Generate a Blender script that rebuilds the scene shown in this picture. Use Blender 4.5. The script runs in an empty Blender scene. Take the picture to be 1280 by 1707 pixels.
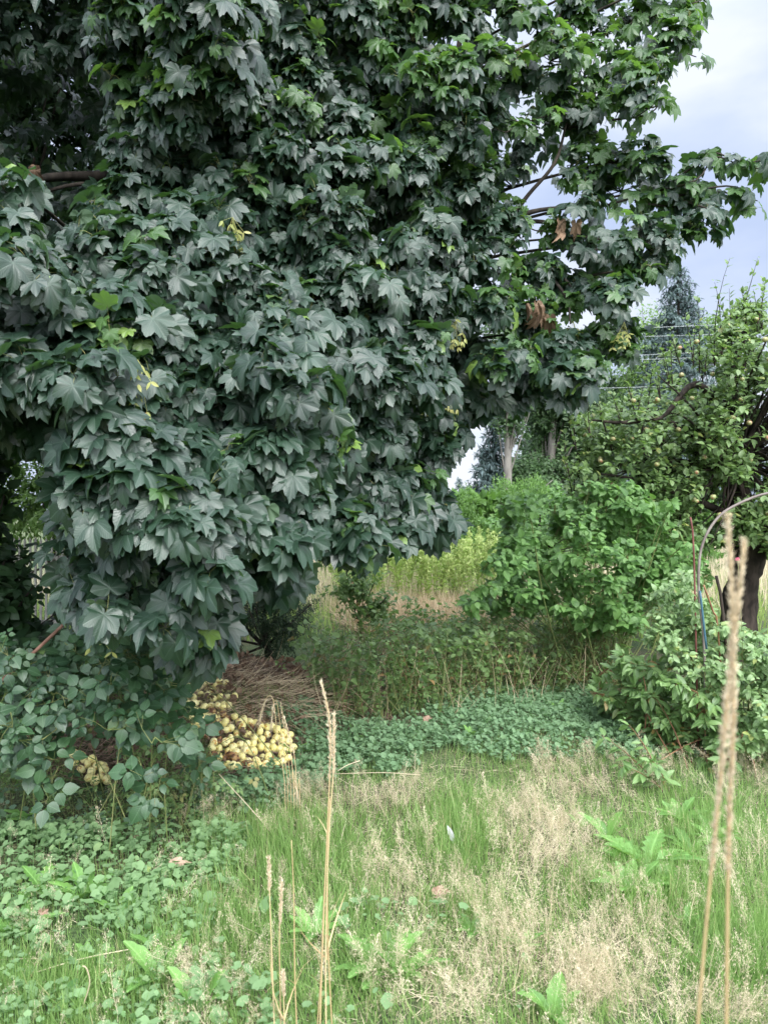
import bpy, math, random
import numpy as np
from mathutils import Vector
R = math.radians
rng = np.random.default_rng(7)
random.seed(7)
SC = bpy.context.scene
COL = SC.collection

# ------------------------------------------------------------------ camera
F = 1265.0; HX = 640.0; HY = 853.5; CAMZ = 1.55      # focal length and centre in pixels of the 1280x1707 frame
cam = bpy.data.cameras.new('camera')
cam.sensor_fit = 'VERTICAL'; cam.sensor_height = 36.0
cam.lens = F / 1707.0 * 36.0
cam.clip_start = 0.05; cam.clip_end = 2000
cam.dof.use_dof = True; cam.dof.focus_distance = 4.2; cam.dof.aperture_fstop = 4.6
camo = bpy.data.objects.new('camera', cam); COL.objects.link(camo)
camo.location = (0, 0, CAMZ); camo.rotation_euler = (R(90), 0, 0)
SC.camera = camo

# ------------------------------------------------------------------ world, sun, exposure
SUN_EL, SUN_AZ = R(43), R(157)       # azimuth clockwise from +Y
w = bpy.data.worlds.new('World'); SC.world = w; w.use_nodes = True
nt = w.node_tree; nt.nodes.clear()
N = nt.nodes.new; L = nt.links.new
def mth(nt, op, a, b=None, clamp=False):
    n = nt.nodes.new('ShaderNodeMath'); n.operation = op; n.use_clamp = clamp
    for i, v in enumerate((a, b)):
        if v is None: continue
        if isinstance(v, (int, float)): n.inputs[i].default_value = v
        else: nt.links.new(v, n.inputs[i])
    return n.outputs[0]
def ramp(nt, fac, stops):
    n = nt.nodes.new('ShaderNodeValToRGB'); nt.links.new(fac, n.inputs[0])
    e = n.color_ramp.elements
    while len(e) < len(stops): e.new(0.5)
    for el, (p, c) in zip(e, stops): el.position = p; el.color = (*c, 1) if len(c) == 3 else c
    return n.outputs[0]
def mix(nt, fac, a, b, mode='MIX'):
    n = nt.nodes.new('ShaderNodeMix'); n.data_type = 'RGBA'; n.blend_type = mode
    for s, v in ((n.inputs[0], fac), (n.inputs[6], a), (n.inputs[7], b)):
        if isinstance(v, (int, float)): s.default_value = v
        elif isinstance(v, tuple): s.default_value = (*v, 1)
        else: nt.links.new(v, s)
    return n.outputs[2]
sky = N('ShaderNodeTexSky'); sky.sky_type = 'NISHITA'; sky.sun_disc = False
sky.sun_elevation = SUN_EL; sky.sun_rotation = SUN_AZ; sky.air_density = 1.0; sky.dust_density = 1.5
tc = N('ShaderNodeTexCoord'); sep = N('ShaderNodeSeparateXYZ'); L(tc.outputs['Generated'], sep.inputs[0])
up = mth(nt, 'MAXIMUM', sep.outputs[2], 0.0)
mp = N('ShaderNodeMapping'); L(tc.outputs['Generated'], mp.inputs[0]); mp.inputs['Scale'].default_value = (1, 1, 2.2)
mp.inputs['Location'].default_value = (0.35, 0.1, 0.0)
n1 = N('ShaderNodeTexNoise'); L(mp.outputs[0], n1.inputs[0]); n1.inputs['Scale'].default_value = 3.2
n1.inputs['Detail'].default_value = 5; n1.inputs['Roughness'].default_value = 0.5
cl = ramp(nt, n1.outputs[0], [(0.36, (5.2, 6.2, 8.6)), (0.50, (6.4, 7.3, 9.3)), (0.64, (8.6, 9.1, 10.2))])
dp_ = N('ShaderNodeVectorMath'); dp_.operation = 'DOT_PRODUCT'; L(tc.outputs['Generated'], dp_.inputs[0])
dp_.inputs[1].default_value = (math.sin(SUN_AZ) * math.cos(SUN_EL), math.cos(SUN_AZ) * math.cos(SUN_EL), math.sin(SUN_EL))
lobe = mth(nt, 'POWER', mth(nt, 'MAXIMUM', dp_.outputs['Value'], 0.0), 2.0)       # bright cloud around the hidden sun
zen = mth(nt, 'MULTIPLY', mth(nt, 'MAXIMUM', mth(nt, 'SUBTRACT', up, 0.5), 0.0), 1.6)
grad = mth(nt, 'ADD', mth(nt, 'ADD', mth(nt, 'MULTIPLY', lobe, 2.7), zen), 0.52)
clg = N('ShaderNodeVectorMath'); clg.operation = 'SCALE'; L(mix(nt, mth(nt, 'MULTIPLY', lobe, 1.4, True), cl, (7.6, 8.0, 8.4)), clg.inputs[0]); L(grad, clg.inputs['Scale'])
bgcol = mix(nt, 0.94, sky.outputs[0], clg.outputs[0])
bg = N('ShaderNodeBackground'); L(bgcol, bg.inputs[0]); bg.inputs[1].default_value = 0.11
out = N('ShaderNodeOutputWorld'); L(bg.outputs[0], out.inputs[0])
sun = bpy.data.lights.new('sun', 'SUN'); sun.energy = 1.5; sun.angle = R(14); sun.color = (1.0, 0.985, 0.955)
so = bpy.data.objects.new('sun', sun); COL.objects.link(so)
sd = Vector((math.sin(SUN_AZ) * math.cos(SUN_EL), math.cos(SUN_AZ) * math.cos(SUN_EL), math.sin(SUN_EL)))
so.rotation_euler = sd.to_track_quat('Z', 'Y').to_euler(); so.location = (0, 0, 30)
SC.view_settings.view_transform = 'Standard'; SC.view_settings.look = 'None'
SC.view_settings.exposure = 1.0; SC.view_settings.gamma = 1.0
SC.render.engine = 'CYCLES'
cy = SC.cycles
cy.max_bounces = 6; cy.diffuse_bounces = 4; cy.glossy_bounces = 2; cy.transmission_bounces = 3; cy.transparent_max_bounces = 4
cy.use_denoising = True; cy.caustics_reflective = False; cy.caustics_refractive = False

# ------------------------------------------------------------------ pixel <-> world
def P(px, py, Y): return np.stack([(np.asarray(px) - HX) / F * Y, np.asarray(Y) + 0 * np.asarray(px, float), CAMZ - (np.asarray(py) - HY) / F * Y], -1)
def proj(p): return HX + p[..., 0] / p[..., 1] * F, HY - (p[..., 2] - CAMZ) / p[..., 1] * F
def inpoly(px, py, poly):
    px = np.asarray(px, float); py = np.asarray(py, float); c = np.zeros(px.shape, bool)
    n = len(poly)
    for i in range(n):
        x0, y0 = poly[i]; x1, y1 = poly[i - 1]
        if y0 == y1: continue
        c ^= ((y0 > py) != (y1 > py)) & (px < (x1 - x0) * (py - y0) / (y1 - y0) + x0)
    return c
def vnoise(x, y, s=1.0, seed=0):
    x = np.asarray(x, float) / s + 17.3 * seed; y = np.asarray(y, float) / s + 5.1 * seed
    xi = np.floor(x); yi = np.floor(y); fx = x - xi; fy = y - yi
    fx = fx * fx * (3 - 2 * fx); fy = fy * fy * (3 - 2 * fy)
    def h(a, b):
        v = np.sin(a * 127.1 + b * 311.7 + seed * 74.7) * 43758.5453
        return v - np.floor(v)
    return (h(xi, yi) * (1 - fx) + h(xi + 1, yi) * fx) * (1 - fy) + (h(xi, yi + 1) * (1 - fx) + h(xi + 1, yi + 1) * fx) * fy
def H(x, y):
    x = np.asarray(x, float); y = np.asarray(y, float)
    d = np.sqrt(((x + 1.5) / 1.45) ** 2 + ((y - 6.0) / 1.65) ** 2)
    s = np.clip((1 - d) / 0.42, 0, 1); s = s * s * (3 - 2 * s)
    near = np.clip(1 - y / 40, 0, 1)
    return s * (0.17 + 0.13 * vnoise(x, y, 0.33, 3)) + near * (0.05 * (vnoise(x, y, 0.9, 1) - 0.5) + 0.025 * (vnoise(x, y, 0.3, 2) - 0.5))
def ground_at(px, py):
    px = np.atleast_1d(np.asarray(px, float)); py = np.atleast_1d(np.asarray(py, float))
    Y = np.full(px.shape, 1.5); done = np.zeros(px.shape, bool)
    for k in range(900):
        Yn = Y * 1.005
        z = CAMZ - (py - HY) / F * Yn; x = (px - HX) / F * Yn
        done |= z <= H(x, Yn)
        Y = np.where(done, Y, Yn)
        if done.all(): break
    return (px - HX) / F * Y, Y
def nrm(v): return v / np.maximum(np.linalg.norm(v, axis=-1, keepdims=True), 1e-9)
UP = np.array([0, 0, 1.0])

# ------------------------------------------------------------------ object helpers
def tag(o, label=None, cat=None, group=None, kind=None):
    if label: o['label'] = label
    if cat: o['category'] = cat
    if group: o['group'] = group
    if kind: o['kind'] = kind
    return o
def empty(name, loc, label, cat, group=None):
    o = bpy.data.objects.new(name, None); COL.objects.link(o); o.location = loc
    o.empty_display_size = 0.1
    return tag(o, label, cat, group)
def copy_tree(o, loc, rz=0, sc=1.0, label=None, group=None, tilt=(0, 0)):
    c = o.copy(); COL.objects.link(c); c.location = loc; c.rotation_euler = (tilt[0], tilt[1], rz); c.scale = (sc,) * 3
    if label: c['label'] = label
    if group: c['group'] = group
    for ch in list(o.children):
        k = ch.copy(); COL.objects.link(k); k.parent = c
    return c

class MB:
    """collects triangles; lc = (leaf x, leaf y, random) per vertex"""
    def __init__(s): s.V = []; s.T = []; s.A = []; s.M = []; s.n = 0
    def add(s, V, T, A, m=0):
        if len(V) == 0: return
        s.V.append(V); s.T.append(T + s.n); s.A.append(A); s.M.append(np.full(len(T), m, np.int32)); s.n += len(V)
    def build(s, name, mats, parent=None, smooth=True, origin=None):
        V = np.concatenate(s.V).astype(np.float32); T = np.concatenate(s.T).astype(np.int32); A = np.concatenate(s.A).astype(np.float32); M = np.concatenate(s.M)
        if origin is not None: V = V - np.asarray(origin, np.float32)
        elif parent is not None: V = V - np.asarray(parent.location, np.float32)
        me = bpy.data.meshes.new(name)
        me.vertices.add(len(V)); me.vertices.foreach_set('co', V.ravel())
        me.loops.add(T.size); me.loops.foreach_set('vertex_index', T.ravel())
        me.polygons.add(len(T)); me.polygons.foreach_set('loop_start', np.arange(0, T.size, 3, dtype=np.int32))
        me.polygons.foreach_set('loop_total', np.full(len(T), 3, np.int32))
        me.polygons.foreach_set('material_index', M)
        me.polygons.foreach_set('use_smooth', np.full(len(T), smooth))
        at = me.attributes.new('lc', 'FLOAT_VECTOR', 'POINT'); at.data.foreach_set('vector', A.ravel())
        me.update()
        for m in (mats if isinstance(mats, (list, tuple)) else [mats]): me.materials.append(m)
        o = bpy.data.objects.new(name, me); COL.objects.link(o)
        if parent is not None: o.parent = parent
        elif origin is not None: o.location = origin
        return o

def place(mb, tpl, O, Nn, Td, S, W=None, droop=0.0, fold=0.0, m=0, rnd=None):
    """instances a leaf template: O origins, Nn normals, Td tip directions, S lengths, W width factor"""
    TV, TT = tpl; n = len(O)
    if n == 0: return
    Td = nrm(Td); X = nrm(np.cross(Td, Nn)); Z = np.cross(X, Td)
    S = np.broadcast_to(np.asarray(S, float), (n,)); W = np.broadcast_to(np.asarray(1.0 if W is None else W, float), (n,))
    dr = np.broadcast_to(np.asarray(droop, float), (n,)); fo = np.broadcast_to(np.asarray(fold, float), (n,))
    x = TV[None, :, 0] * W[:, None]; y = TV[None, :, 1] + 0 * x
    z = TV[None, :, 2] - dr[:, None] * y * np.abs(y) + fo[:, None] * np.abs(TV[None, :, 0]) * W[:, None]
    V = O[:, None, :] + S[:, None, None] * (x[..., None] * X[:, None] + y[..., None] * Td[:, None] + z[..., None] * Z[:, None])
    r = rng.random(n) if rnd is None else rnd
    A = np.stack([np.broadcast_to(TV[None, :, 0], x.shape), np.broadcast_to(TV[None, :, 1], x.shape), np.broadcast_to(r[:, None], x.shape)], -1)
    T = (TT[None] + (np.arange(n) * len(TV))[:, None, None]).reshape(-1, 3)
    mb.add(V.reshape(-1, 3), T, A.reshape(-1, 3), m)

def sticks(mb, A0, B0, r0, r1, m=0, k=3):
    """straight tapered prisms from A0 to B0"""
    n = len(A0)
    if n == 0: return
    D = nrm(B0 - A0); ref = np.where(np.abs(D[:, 2:3]) > 0.9, np.array([[1.0, 0, 0]]), UP[None])
    X = nrm(np.cross(D, ref)); Y = np.cross(D, X)
    r0 = np.broadcast_to(np.asarray(r0, float), (n,)); r1 = np.broadcast_to(np.asarray(r1, float), (n,))
    V = []
    for P0, r in ((A0, r0), (B0, r1)):
        for j in range(k):
            a = 2 * math.pi * j / k
            V.append(P0 + r[:, None] * (math.cos(a) * X + math.sin(a) * Y))
    V = np.stack(V, 1)
    T = []
    for j in range(k):
        q = (j + 1) % k; T += [(j, q, k + q), (j, k + q, k + j)]
    T = (np.array(T)[None] + (np.arange(n) * 2 * k)[:, None, None]).reshape(-1, 3)
    rr = rng.random(n)
    A = np.zeros((n, 2 * k, 3)); A[:, k:, 1] = 1; A[..., 2] = rr[:, None]
    mb.add(V.reshape(-1, 3), T, A.reshape(-1, 3), m)

def tube(mb, pts, rad, k=8, m=0, rough=0.0, sub=1):
    pts = np.asarray(pts, float); rad = np.broadcast_to(np.asarray(rad, float), (len(pts),)).copy()
    if sub > 1:                                   # Catmull-Rom refinement
        q = np.vstack([2 * pts[0] - pts[1], pts, 2 * pts[-1] - pts[-2]]); o = []; ro = []
        for i in range(1, len(q) - 2):
            for t in np.linspace(0, 1, sub, endpoint=False):
                a, b, c, d = q[i - 1], q[i], q[i + 1], q[i + 2]
                o.append(0.5 * (2 * b + (c - a) * t + (2 * a - 5 * b + 4 * c - d) * t * t + (3 * b - a - 3 * c + d) * t ** 3))
                ro.append(rad[i - 1] * (1 - t) + rad[i] * t)
        o.append(pts[-1]); ro.append(rad[-1]); pts = np.array(o); rad = np.array(ro)
    n = len(pts); D = nrm(np.gradient(pts, axis=0))
    ref = np.array([0.3, 1, 0.1]) if abs(D[0, 2]) > 0.7 else UP
    X = nrm(np.cross(D, np.broadcast_to(ref, D.shape))); Yv = np.cross(D, X)
    a = np.arange(k) * 2 * math.pi / k
    rr = rad[:, None] * (1 + rough * (rng.random((n, k)) - 0.5))
    V = pts[:, None] + rr[..., None] * (np.cos(a)[None, :, None] * X[:, None] + np.sin(a)[None, :, None] * Yv[:, None])
    V = np.concatenate([V.reshape(-1, 3), pts[:1], pts[-1:]])
    T = []
    for i in range(n - 1):
        for j in range(k):
            q = (j + 1) % k
            T += [(i * k + j, i * k + q, (i + 1) * k + q), (i * k + j, (i + 1) * k + q, (i + 1) * k + j)]
    for j in range(k):
        q = (j + 1) % k
        T += [(n * k, q, j), (n * k + 1, (n - 1) * k + j, (n - 1) * k + q)]
    A = np.zeros((len(V), 3)); A[:n * k, 1] = np.repeat(np.linspace(0, 1, n), k); A[:, 2] = rng.random()
    mb.add(V, np.array(T), A, m)

# ------------------------------------------------------------------ leaf templates
def maple_tpl(full=True, seed=0):
    r = np.random.default_rng(seed)
    half = [(0, 1.0), (5, .90), (9, .85), (12, .87), (17, .77), (24, .67), (30, .75), (34, .84), (38, .86), (44, .98), (50, .88), (55, .81), (58, .82), (63, .71), (70, .61), (78, .64), (86, .69), (93, .75), (101, .66), (108, .63), (122, .55), (134, .47), (150, .34), (165, .22)]
    if not full: half = [(0, 1.0), (10, .84), (23, .66), (34, .82), (44, .98), (57, .8), (69, .6), (93, .74), (118, .56), (150, .33)]
    pts = [(a, q) for a, q in half] + [(180, .06)] + [(-a, q) for a, q in reversed(half[1:])]
    a = np.array([R(p[0]) for p in pts]); q = np.array([p[1] for p in pts]) * (1 + 0.07 * (r.random(len(pts)) - .5))
    n = len(pts)
    def z(a, q):
        vv = np.abs(((np.abs(a) + R(23.5)) % R(47)) - R(23.5)) / R(23.5)     # 0 on a vein, 1 between veins
        return q * (0.10 * vv) - 0.20 * q ** 2.2 + 0.02 * np.sin(a * 9 + seed) * q
    rings = ([0.5] if full else []) + [1.0]
    V = [(0, 0, 0)]
    for f in rings:
        for ai, qi in zip(a, q): V.append((math.sin(ai) * qi * f, math.cos(ai) * qi * f, float(z(np.array(ai), np.array(qi * f)))))
    T = [(0, 1 + (i + 1) % n, 1 + i) for i in range(n)]
    if full:
        for i in range(n):
            j = (i + 1) % n
            T += [(1 + i, 1 + j, 1 + n + j), (1 + i, 1 + n + j, 1 + n + i)]
    return np.array(V), np.array(T)
MAPLE = [maple_tpl(True, s) for s in range(3)]; MAPLE_LO = maple_tpl(False)
def oval_tpl(wid=0.5, segs=5, pw=0.8, z0=0.12, tip=1.0, serr=0.0):
    V = [(0, 0, 0)]; T = []; prev = None
    for i in range(1, segs):
        t = i / segs; w_ = wid * 0.5 * math.sin(math.pi * t ** pw) ** 0.75 * (1 + serr * (-1) ** i)
        zz = -0.12 * t * t
        k = len(V); V += [(-w_, t, zz + z0 * w_ * 2), (0, t, zz), (w_, t, zz + z0 * w_ * 2)]
        if prev is None: T += [(0, k + 1, k), (0, k + 2, k + 1)]
        else: T += [(prev, prev + 1, k + 1), (prev, k + 1, k), (prev + 1, prev + 2, k + 2), (prev + 1, k + 2, k + 1)]
        prev = k
    k = len(V); V.append((0, tip, -0.12)); T += [(prev, prev + 1, k), (prev + 1, prev + 2, k)]
    return np.array(V, float), np.array(T)
OVAL = oval_tpl(0.62); OVATE = oval_tpl(0.72, 6, 0.72, 0.10); LANCE = oval_tpl(0.34, 5, 0.8, 0.1); ROUND = oval_tpl(0.9, 5, 0.9, 0.05)
ROUNDL = oval_tpl(0.78, 8, 0.82, 0.10, 1.08, .05)
QUAD = (np.array([(0, 0, 0), (-.28, .5, .05), (.28, .5, .05), (0, 1, -.1)], float), np.array([(0, 2, 1), (1, 2, 3)]))
def ivy_tpl():
    V = [(0, 0.1, 0)]
    n = 9
    for i in range(n):
        a = R(28 + (360 - 56) * i / (n - 1)) ; rr = 0.5 * (1 + 0.09 * (-1) ** i)
        V.append((math.sin(a) * rr * 1.1, 0.1 - math.cos(a) * rr + 0.25, 0.09 * (i % 2) + 0.06))
    return np.array(V, float), np.array([(0, i + 1, i) for i in range(1, n)])
IVY = ivy_tpl()
def blade_tpl(s=4):
    V = []; T = []
    for i in range(s):
        t = i / s; w_ = 0.5 * (1 - t) ** 0.6; V += [(-w_, t, 0), (w_, t, 0)]
    V.append((0, 1, 0))
    for i in range(s - 1): k = 2 * i; T += [(k, k + 1, k + 3), (k, k + 3, k + 2)]
    k = 2 * (s - 1); T.append((k, k + 1, k + 2))
    return np.array(V, float), np.array(T)
BLADE = blade_tpl()
def dock_tpl(lob=0.25, wid=0.26, s=12):
    V = []; T = []
    for i in range(s + 1):
        t = i / s
        w_ = wid * 0.5 * (math.sin(math.pi * (0.06 + 0.93 * t ** 1.25)) ** 0.8) * (1 + lob * (1 if i % 2 else -1) * (1 - t * .4)) + 0.012
        z = -0.0
        V += [(-w_, t, 0.35 * w_ + 0.02 * math.sin(i * 1.7)), (0, t, z), (w_, t, 0.35 * w_ + 0.02 * math.sin(i * 2.1 + 1))]
    for i in range(s):
        k = 3 * i
        T += [(k, k + 1, k + 4), (k, k + 4, k + 3), (k + 1, k + 2, k + 5), (k + 1, k + 5, k + 4)]
    return np.array(V, float), np.array(T)
DOCK = dock_tpl(0.2, 0.32); DANDE = dock_tpl(0.35, 0.30, 14); DOCKW = dock_tpl(0.08, 0.42, 10)

# ------------------------------------------------------------------ materials
def leafmat(name, dark, light, trans, tamt=0.3, rough=0.45, spec=0.5, under=None, veins=None, odd=None, mott=0.35, bump=0.0):
    m = bpy.data.materials.new(name); m.use_nodes = True; nt = m.node_tree; nt.nodes.clear()
    N = nt.nodes.new; Lk = nt.links.new
    at = N('ShaderNodeAttribute'); at.attribute_name = 'lc'
    sp = N('ShaderNodeSeparateXYZ'); Lk(at.outputs['Vector'], sp.inputs[0])
    stops = [(0.0, dark), (0.85, light)]
    if odd: stops += [(0.955, light), (0.99, odd)]
    col = ramp(nt, sp.outputs[2], stops)
    geo = N('ShaderNodeNewGeometry')
    no = N('ShaderNodeTexNoise'); Lk(geo.outputs['Position'], no.inputs[0]); no.inputs['Scale'].default_value = 9
    no.inputs['Detail'].default_value = 3
    k = mth(nt, 'ADD', mth(nt, 'MULTIPLY', no.outputs[0], mott * 2), 1 - mott)
    kc = N('ShaderNodeVectorMath'); kc.operation = 'SCALE'; Lk(col, kc.inputs[0]); Lk(k, kc.inputs['Scale']); col = kc.outputs[0]
    hgt = None
    if veins:
        x, y = sp.outputs[0], sp.outputs[1]
        rr = mth(nt, 'SQRT', mth(nt, 'ADD', mth(nt, 'MULTIPLY', x, x), mth(nt, 'MULTIPLY', y, y)))
        if veins == 'palm':
            th = mth(nt, 'ARCTAN2', x, y)
            a = mth(nt, 'PINGPONG', th, R(23.5))
            d = mth(nt, 'MULTIPLY', a, rr)
            fine = mth(nt, 'PINGPONG', mth(nt, 'ADD', rr, mth(nt, 'MULTIPLY', a, -0.9)), 0.055)
        else:
            d = mth(nt, 'ABSOLUTE', x)
            fine = mth(nt, 'PINGPONG', mth(nt, 'ADD', y, mth(nt, 'MULTIPLY', d, -0.8)), 0.06)
        mask = mth(nt, 'SUBTRACT', 1.0, mth(nt, 'DIVIDE', d, 0.022 if veins == 'palm' else 0.03), True)
        f2 = mth(nt, 'MULTIPLY', mth(nt, 'SUBTRACT', 1.0, mth(nt, 'DIVIDE', fine, 0.016), True), 0.35)
        mk = mth(nt, 'MAXIMUM', mask, f2)
        vc = tuple(min(1, c * 1.6 + 0.05) for c in light)
        col = mix(nt, mth(nt, 'MULTIPLY', mk, 0.6), col, vc)
        hgt = mth(nt, 'SUBTRACT', mth(nt, 'MULTIPLY', fine, 6.0), mk)
    if under: col = mix(nt, mth(nt, 'MULTIPLY', geo.outputs['Backfacing'], 0.8), col, under)
    pb = N('ShaderNodeBsdfPrincipled'); Lk(col, pb.inputs['Base Color'])
    ro = mth(nt, 'ADD', mth(nt, 'MULTIPLY', no.outputs[0], 0.25), rough - 0.12)
    ro = mth(nt, 'ADD', ro, mth(nt, 'MULTIPLY', geo.outputs['Backfacing'], 0.25))
    Lk(ro, pb.inputs['Roughness']); pb.inputs['Specular IOR Level'].default_value = spec
    if hgt is not None:
        b = N('ShaderNodeBump'); b.inputs['Strength'].default_value = 0.35; b.inputs['Distance'].default_value = 0.002
        Lk(hgt, b.inputs['Height']); Lk(b.outputs[0], pb.inputs['Normal'])
    tr = N('ShaderNodeBsdfTranslucent')
    tcn = N('ShaderNodeVectorMath'); tcn.operation = 'SCALE'; tcn.inputs[0].default_value = trans; Lk(k, tcn.inputs['Scale'])
    tc2 = mix(nt, mth(nt, 'MULTIPLY', sp.outputs[2], 0.4), tcn.outputs[0], tuple(min(1, c * 1.8) for c in trans))
    Lk(tc2, tr.inputs[0])
    ms = N('ShaderNodeMixShader'); ms.inputs[0].default_value = tamt; Lk(pb.outputs[0], ms.inputs[1]); Lk(tr.outputs[0], ms.inputs[2])
    o = N('ShaderNodeOutputMaterial'); Lk(ms.outputs[0], o.inputs[0])
    return m
def solid(name, c1, c2, scale=8.0, rough=0.8, spec=0.3, bump=0.0, stretch=(1, 1, 1), metal=0.0, objrand=0.0, detail=4):
    m = bpy.data.materials.new(name); m.use_nodes = True; nt = m.node_tree; pb = nt.nodes['Principled BSDF']
    tc = nt.nodes.new('ShaderNodeTexCoord'); mp = nt.nodes.new('ShaderNodeMapping'); nt.links.new(tc.outputs['Object'], mp.inputs[0]); mp.inputs['Scale'].default_value = stretch
    no = nt.nodes.new('ShaderNodeTexNoise'); nt.links.new(mp.outputs[0], no.inputs[0]); no.inputs['Scale'].default_value = scale; no.inputs['Detail'].default_value = detail
    col = ramp(nt, no.outputs[0], [(0.35, c1), (0.65, c2)])
    nt.links.new(col, pb.inputs['Base Color']); pb.inputs['Roughness'].default_value = rough; pb.inputs['Specular IOR Level'].default_value = spec; pb.inputs['Metallic'].default_value = metal
    if bump:
        b = nt.nodes.new('ShaderNodeBump'); b.inputs['Strength'].default_value = bump; b.inputs['Distance'].default_value = 0.01
        nt.links.new(no.outputs[0], b.inputs['Height']); nt.links.new(b.outputs[0], pb.inputs['Normal'])
    return m

M_maple = leafmat('maple leaf', (.009, .026, .017), (.023, .054, .030), (.07, .17, .03), 0.17, 0.41, 0.75, under=(.10, .17, .09), veins='palm', odd=(.16, .26, .05))
M_maple_young = leafmat('young maple leaf', (.03, .075, .022), (.065, .14, .035), (.15, .30, .04), 0.32, 0.4, 0.7, under=(.14, .22, .09), veins='palm')
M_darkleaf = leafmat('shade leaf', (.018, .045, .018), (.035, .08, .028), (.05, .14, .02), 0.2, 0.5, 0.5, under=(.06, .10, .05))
M_bramble = leafmat('bramble leaf', (.018, .05, .024), (.05, .11, .045), (.10, .26, .04), 0.2, 0.42, 0.65, under=(.10, .17, .10), veins='pin', odd=(.14, .22, .07))
M_apple_l = leafmat('apple leaf', (.085, .15, .05), (.18, .27, .10), (.24, .40, .08), 0.28, 0.45, 0.55, under=(.19, .25, .16), odd=(.30, .32, .10))
M_shrub = leafmat('shrub leaf', (.065, .145, .04), (.15, .28, .08), (.21, .42, .07), 0.3, 0.5, 0.45, under=(.14, .24, .12), veins='pin')
M_rose = leafmat('rose leaf', (.12, .20, .07), (.25, .37, .16), (.28, .48, .12), 0.3, 0.4, 0.6, under=(.2, .28, .18), veins='pin', odd=(.35, .38, .12))
M_forsy = leafmat('broad leaf', (.08, .16, .045), (.17, .28, .09), (.24, .42, .08), 0.28, 0.42, 0.6, under=(.18, .25, .14), veins='pin', odd=(.42, .22, .08))
M_weed = leafmat('weed leaf', (.09, .15, .05), (.18, .27, .10), (.22, .40, .08), 0.3, 0.5, 0.45, under=(.15, .22, .11), odd=(.28, .16, .07))
M_golden = leafmat('tall weed leaf', (.20, .29, .07), (.38, .48, .15), (.40, .58, .14), 0.35, 0.5, 0.4)
M_spire = leafmat('weed spire', (.30, .38, .12), (.50, .56, .24), (.45, .6, .2), .3, .6, .3)
M_thuja = leafmat('hedge spray', (.05, .115, .025), (.14, .26, .06), (.17, .34, .05), 0.3, 0.5, 0.4)
M_treebg = leafmat('far leaf', (.03, .065, .022), (.07, .13, .045), (.09, .2, .04), 0.25, 0.5, 0.5)
M_treelt = leafmat('far light leaf', (.10, .18, .05), (.20, .30, .09), (.25, .45, .08), 0.3, 0.5, 0.4)
M_spruce = leafmat('spruce needles', (.05, .085, .075), (.12, .17, .17), (.06, .12, .08), 0.1, 0.55, 0.4)
M_yew = leafmat('yew needles', (.012, .03, .012), (.028, .055, .02), (.04, .10, .02), 0.1, 0.5, 0.4)
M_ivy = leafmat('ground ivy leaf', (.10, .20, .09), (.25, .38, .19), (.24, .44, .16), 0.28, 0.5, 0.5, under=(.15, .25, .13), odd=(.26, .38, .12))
M_ivy2 = leafmat('bright green ground ivy leaf', (.13, .25, .10), (.24, .40, .17), (.26, .50, .15), 0.3, 0.5, 0.5, under=(.18, .28, .13), odd=(.34, .42, .14))  # slightly brighter green leaf than the bluish carpet
M_grass = leafmat('grass blade', (.12, .22, .055), (.26, .38, .13), (.28, .50, .12), 0.35, 0.45, 0.45, odd=(.50, .44, .24))
M_straw = leafmat('dry grass stem', (.46, .38, .25), (.74, .63, .46), (.64, .54, .38), 0.25, 0.6, 0.35, mott=.2)
M_brown = leafmat('dead grass', (.38, .29, .18), (.68, .55, .38), (.5, .4, .25), 0.2, 0.7, 0.3)
M_twigs = leafmat('dead twig', (.10, .07, .055), (.30, .215, .16), (.12, .08, .05), 0.05, 0.8, 0.2)
M_dock = leafmat('dandelion leaf', (.10, .22, .05), (.20, .37, .10), (.30, .56, .10), 0.32, 0.4, 0.55, under=(.24, .34, .18), veins='pin')
M_stem = solid('green stem', (.12, .17, .05), (.22, .22, .09), 12, 0.6)
M_stemr = solid('reddish stem', (.16, .07, .04), (.28, .16, .08), 12, 0.6)
M_pet = solid('leaf stalk', (.16, .20, .06), (.28, .26, .10), 12, 0.5)
M_bark = solid('grey bark', (.025, .021, .018), (.07, .058, .048), 14, 0.9, 0.2, 0.8, (1, 1, .3))
M_barkd = solid('dark apple bark', (.018, .014, .012), (.055, .042, .034), 16, 0.9, 0.2, 1.0, (1, 1, .4))
M_barkp = solid('pale bark', (.12, .11, .10), (.27, .25, .22), 5, 0.9, 0.2, 0.4, (1, 1, .3))
M_seed = leafmat('maple seed wing', (.30, .34, .10), (.45, .42, .16), (.4, .5, .12), 0.3, 0.5, 0.4, odd=(.45, .25, .12))
M_deadleaf = leafmat('dry brown leaf', (.28, .17, .12), (.45, .32, .24), (.3, .2, .12), 0.15, 0.7, 0.3, veins='palm', mott=.3)

M_deadtree = leafmat('withered leaf', (.10, .06, .04), (.24, .155, .10), (.2, .12, .07), 0.12, 0.7, 0.3, veins='palm', mott=.3)
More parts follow.
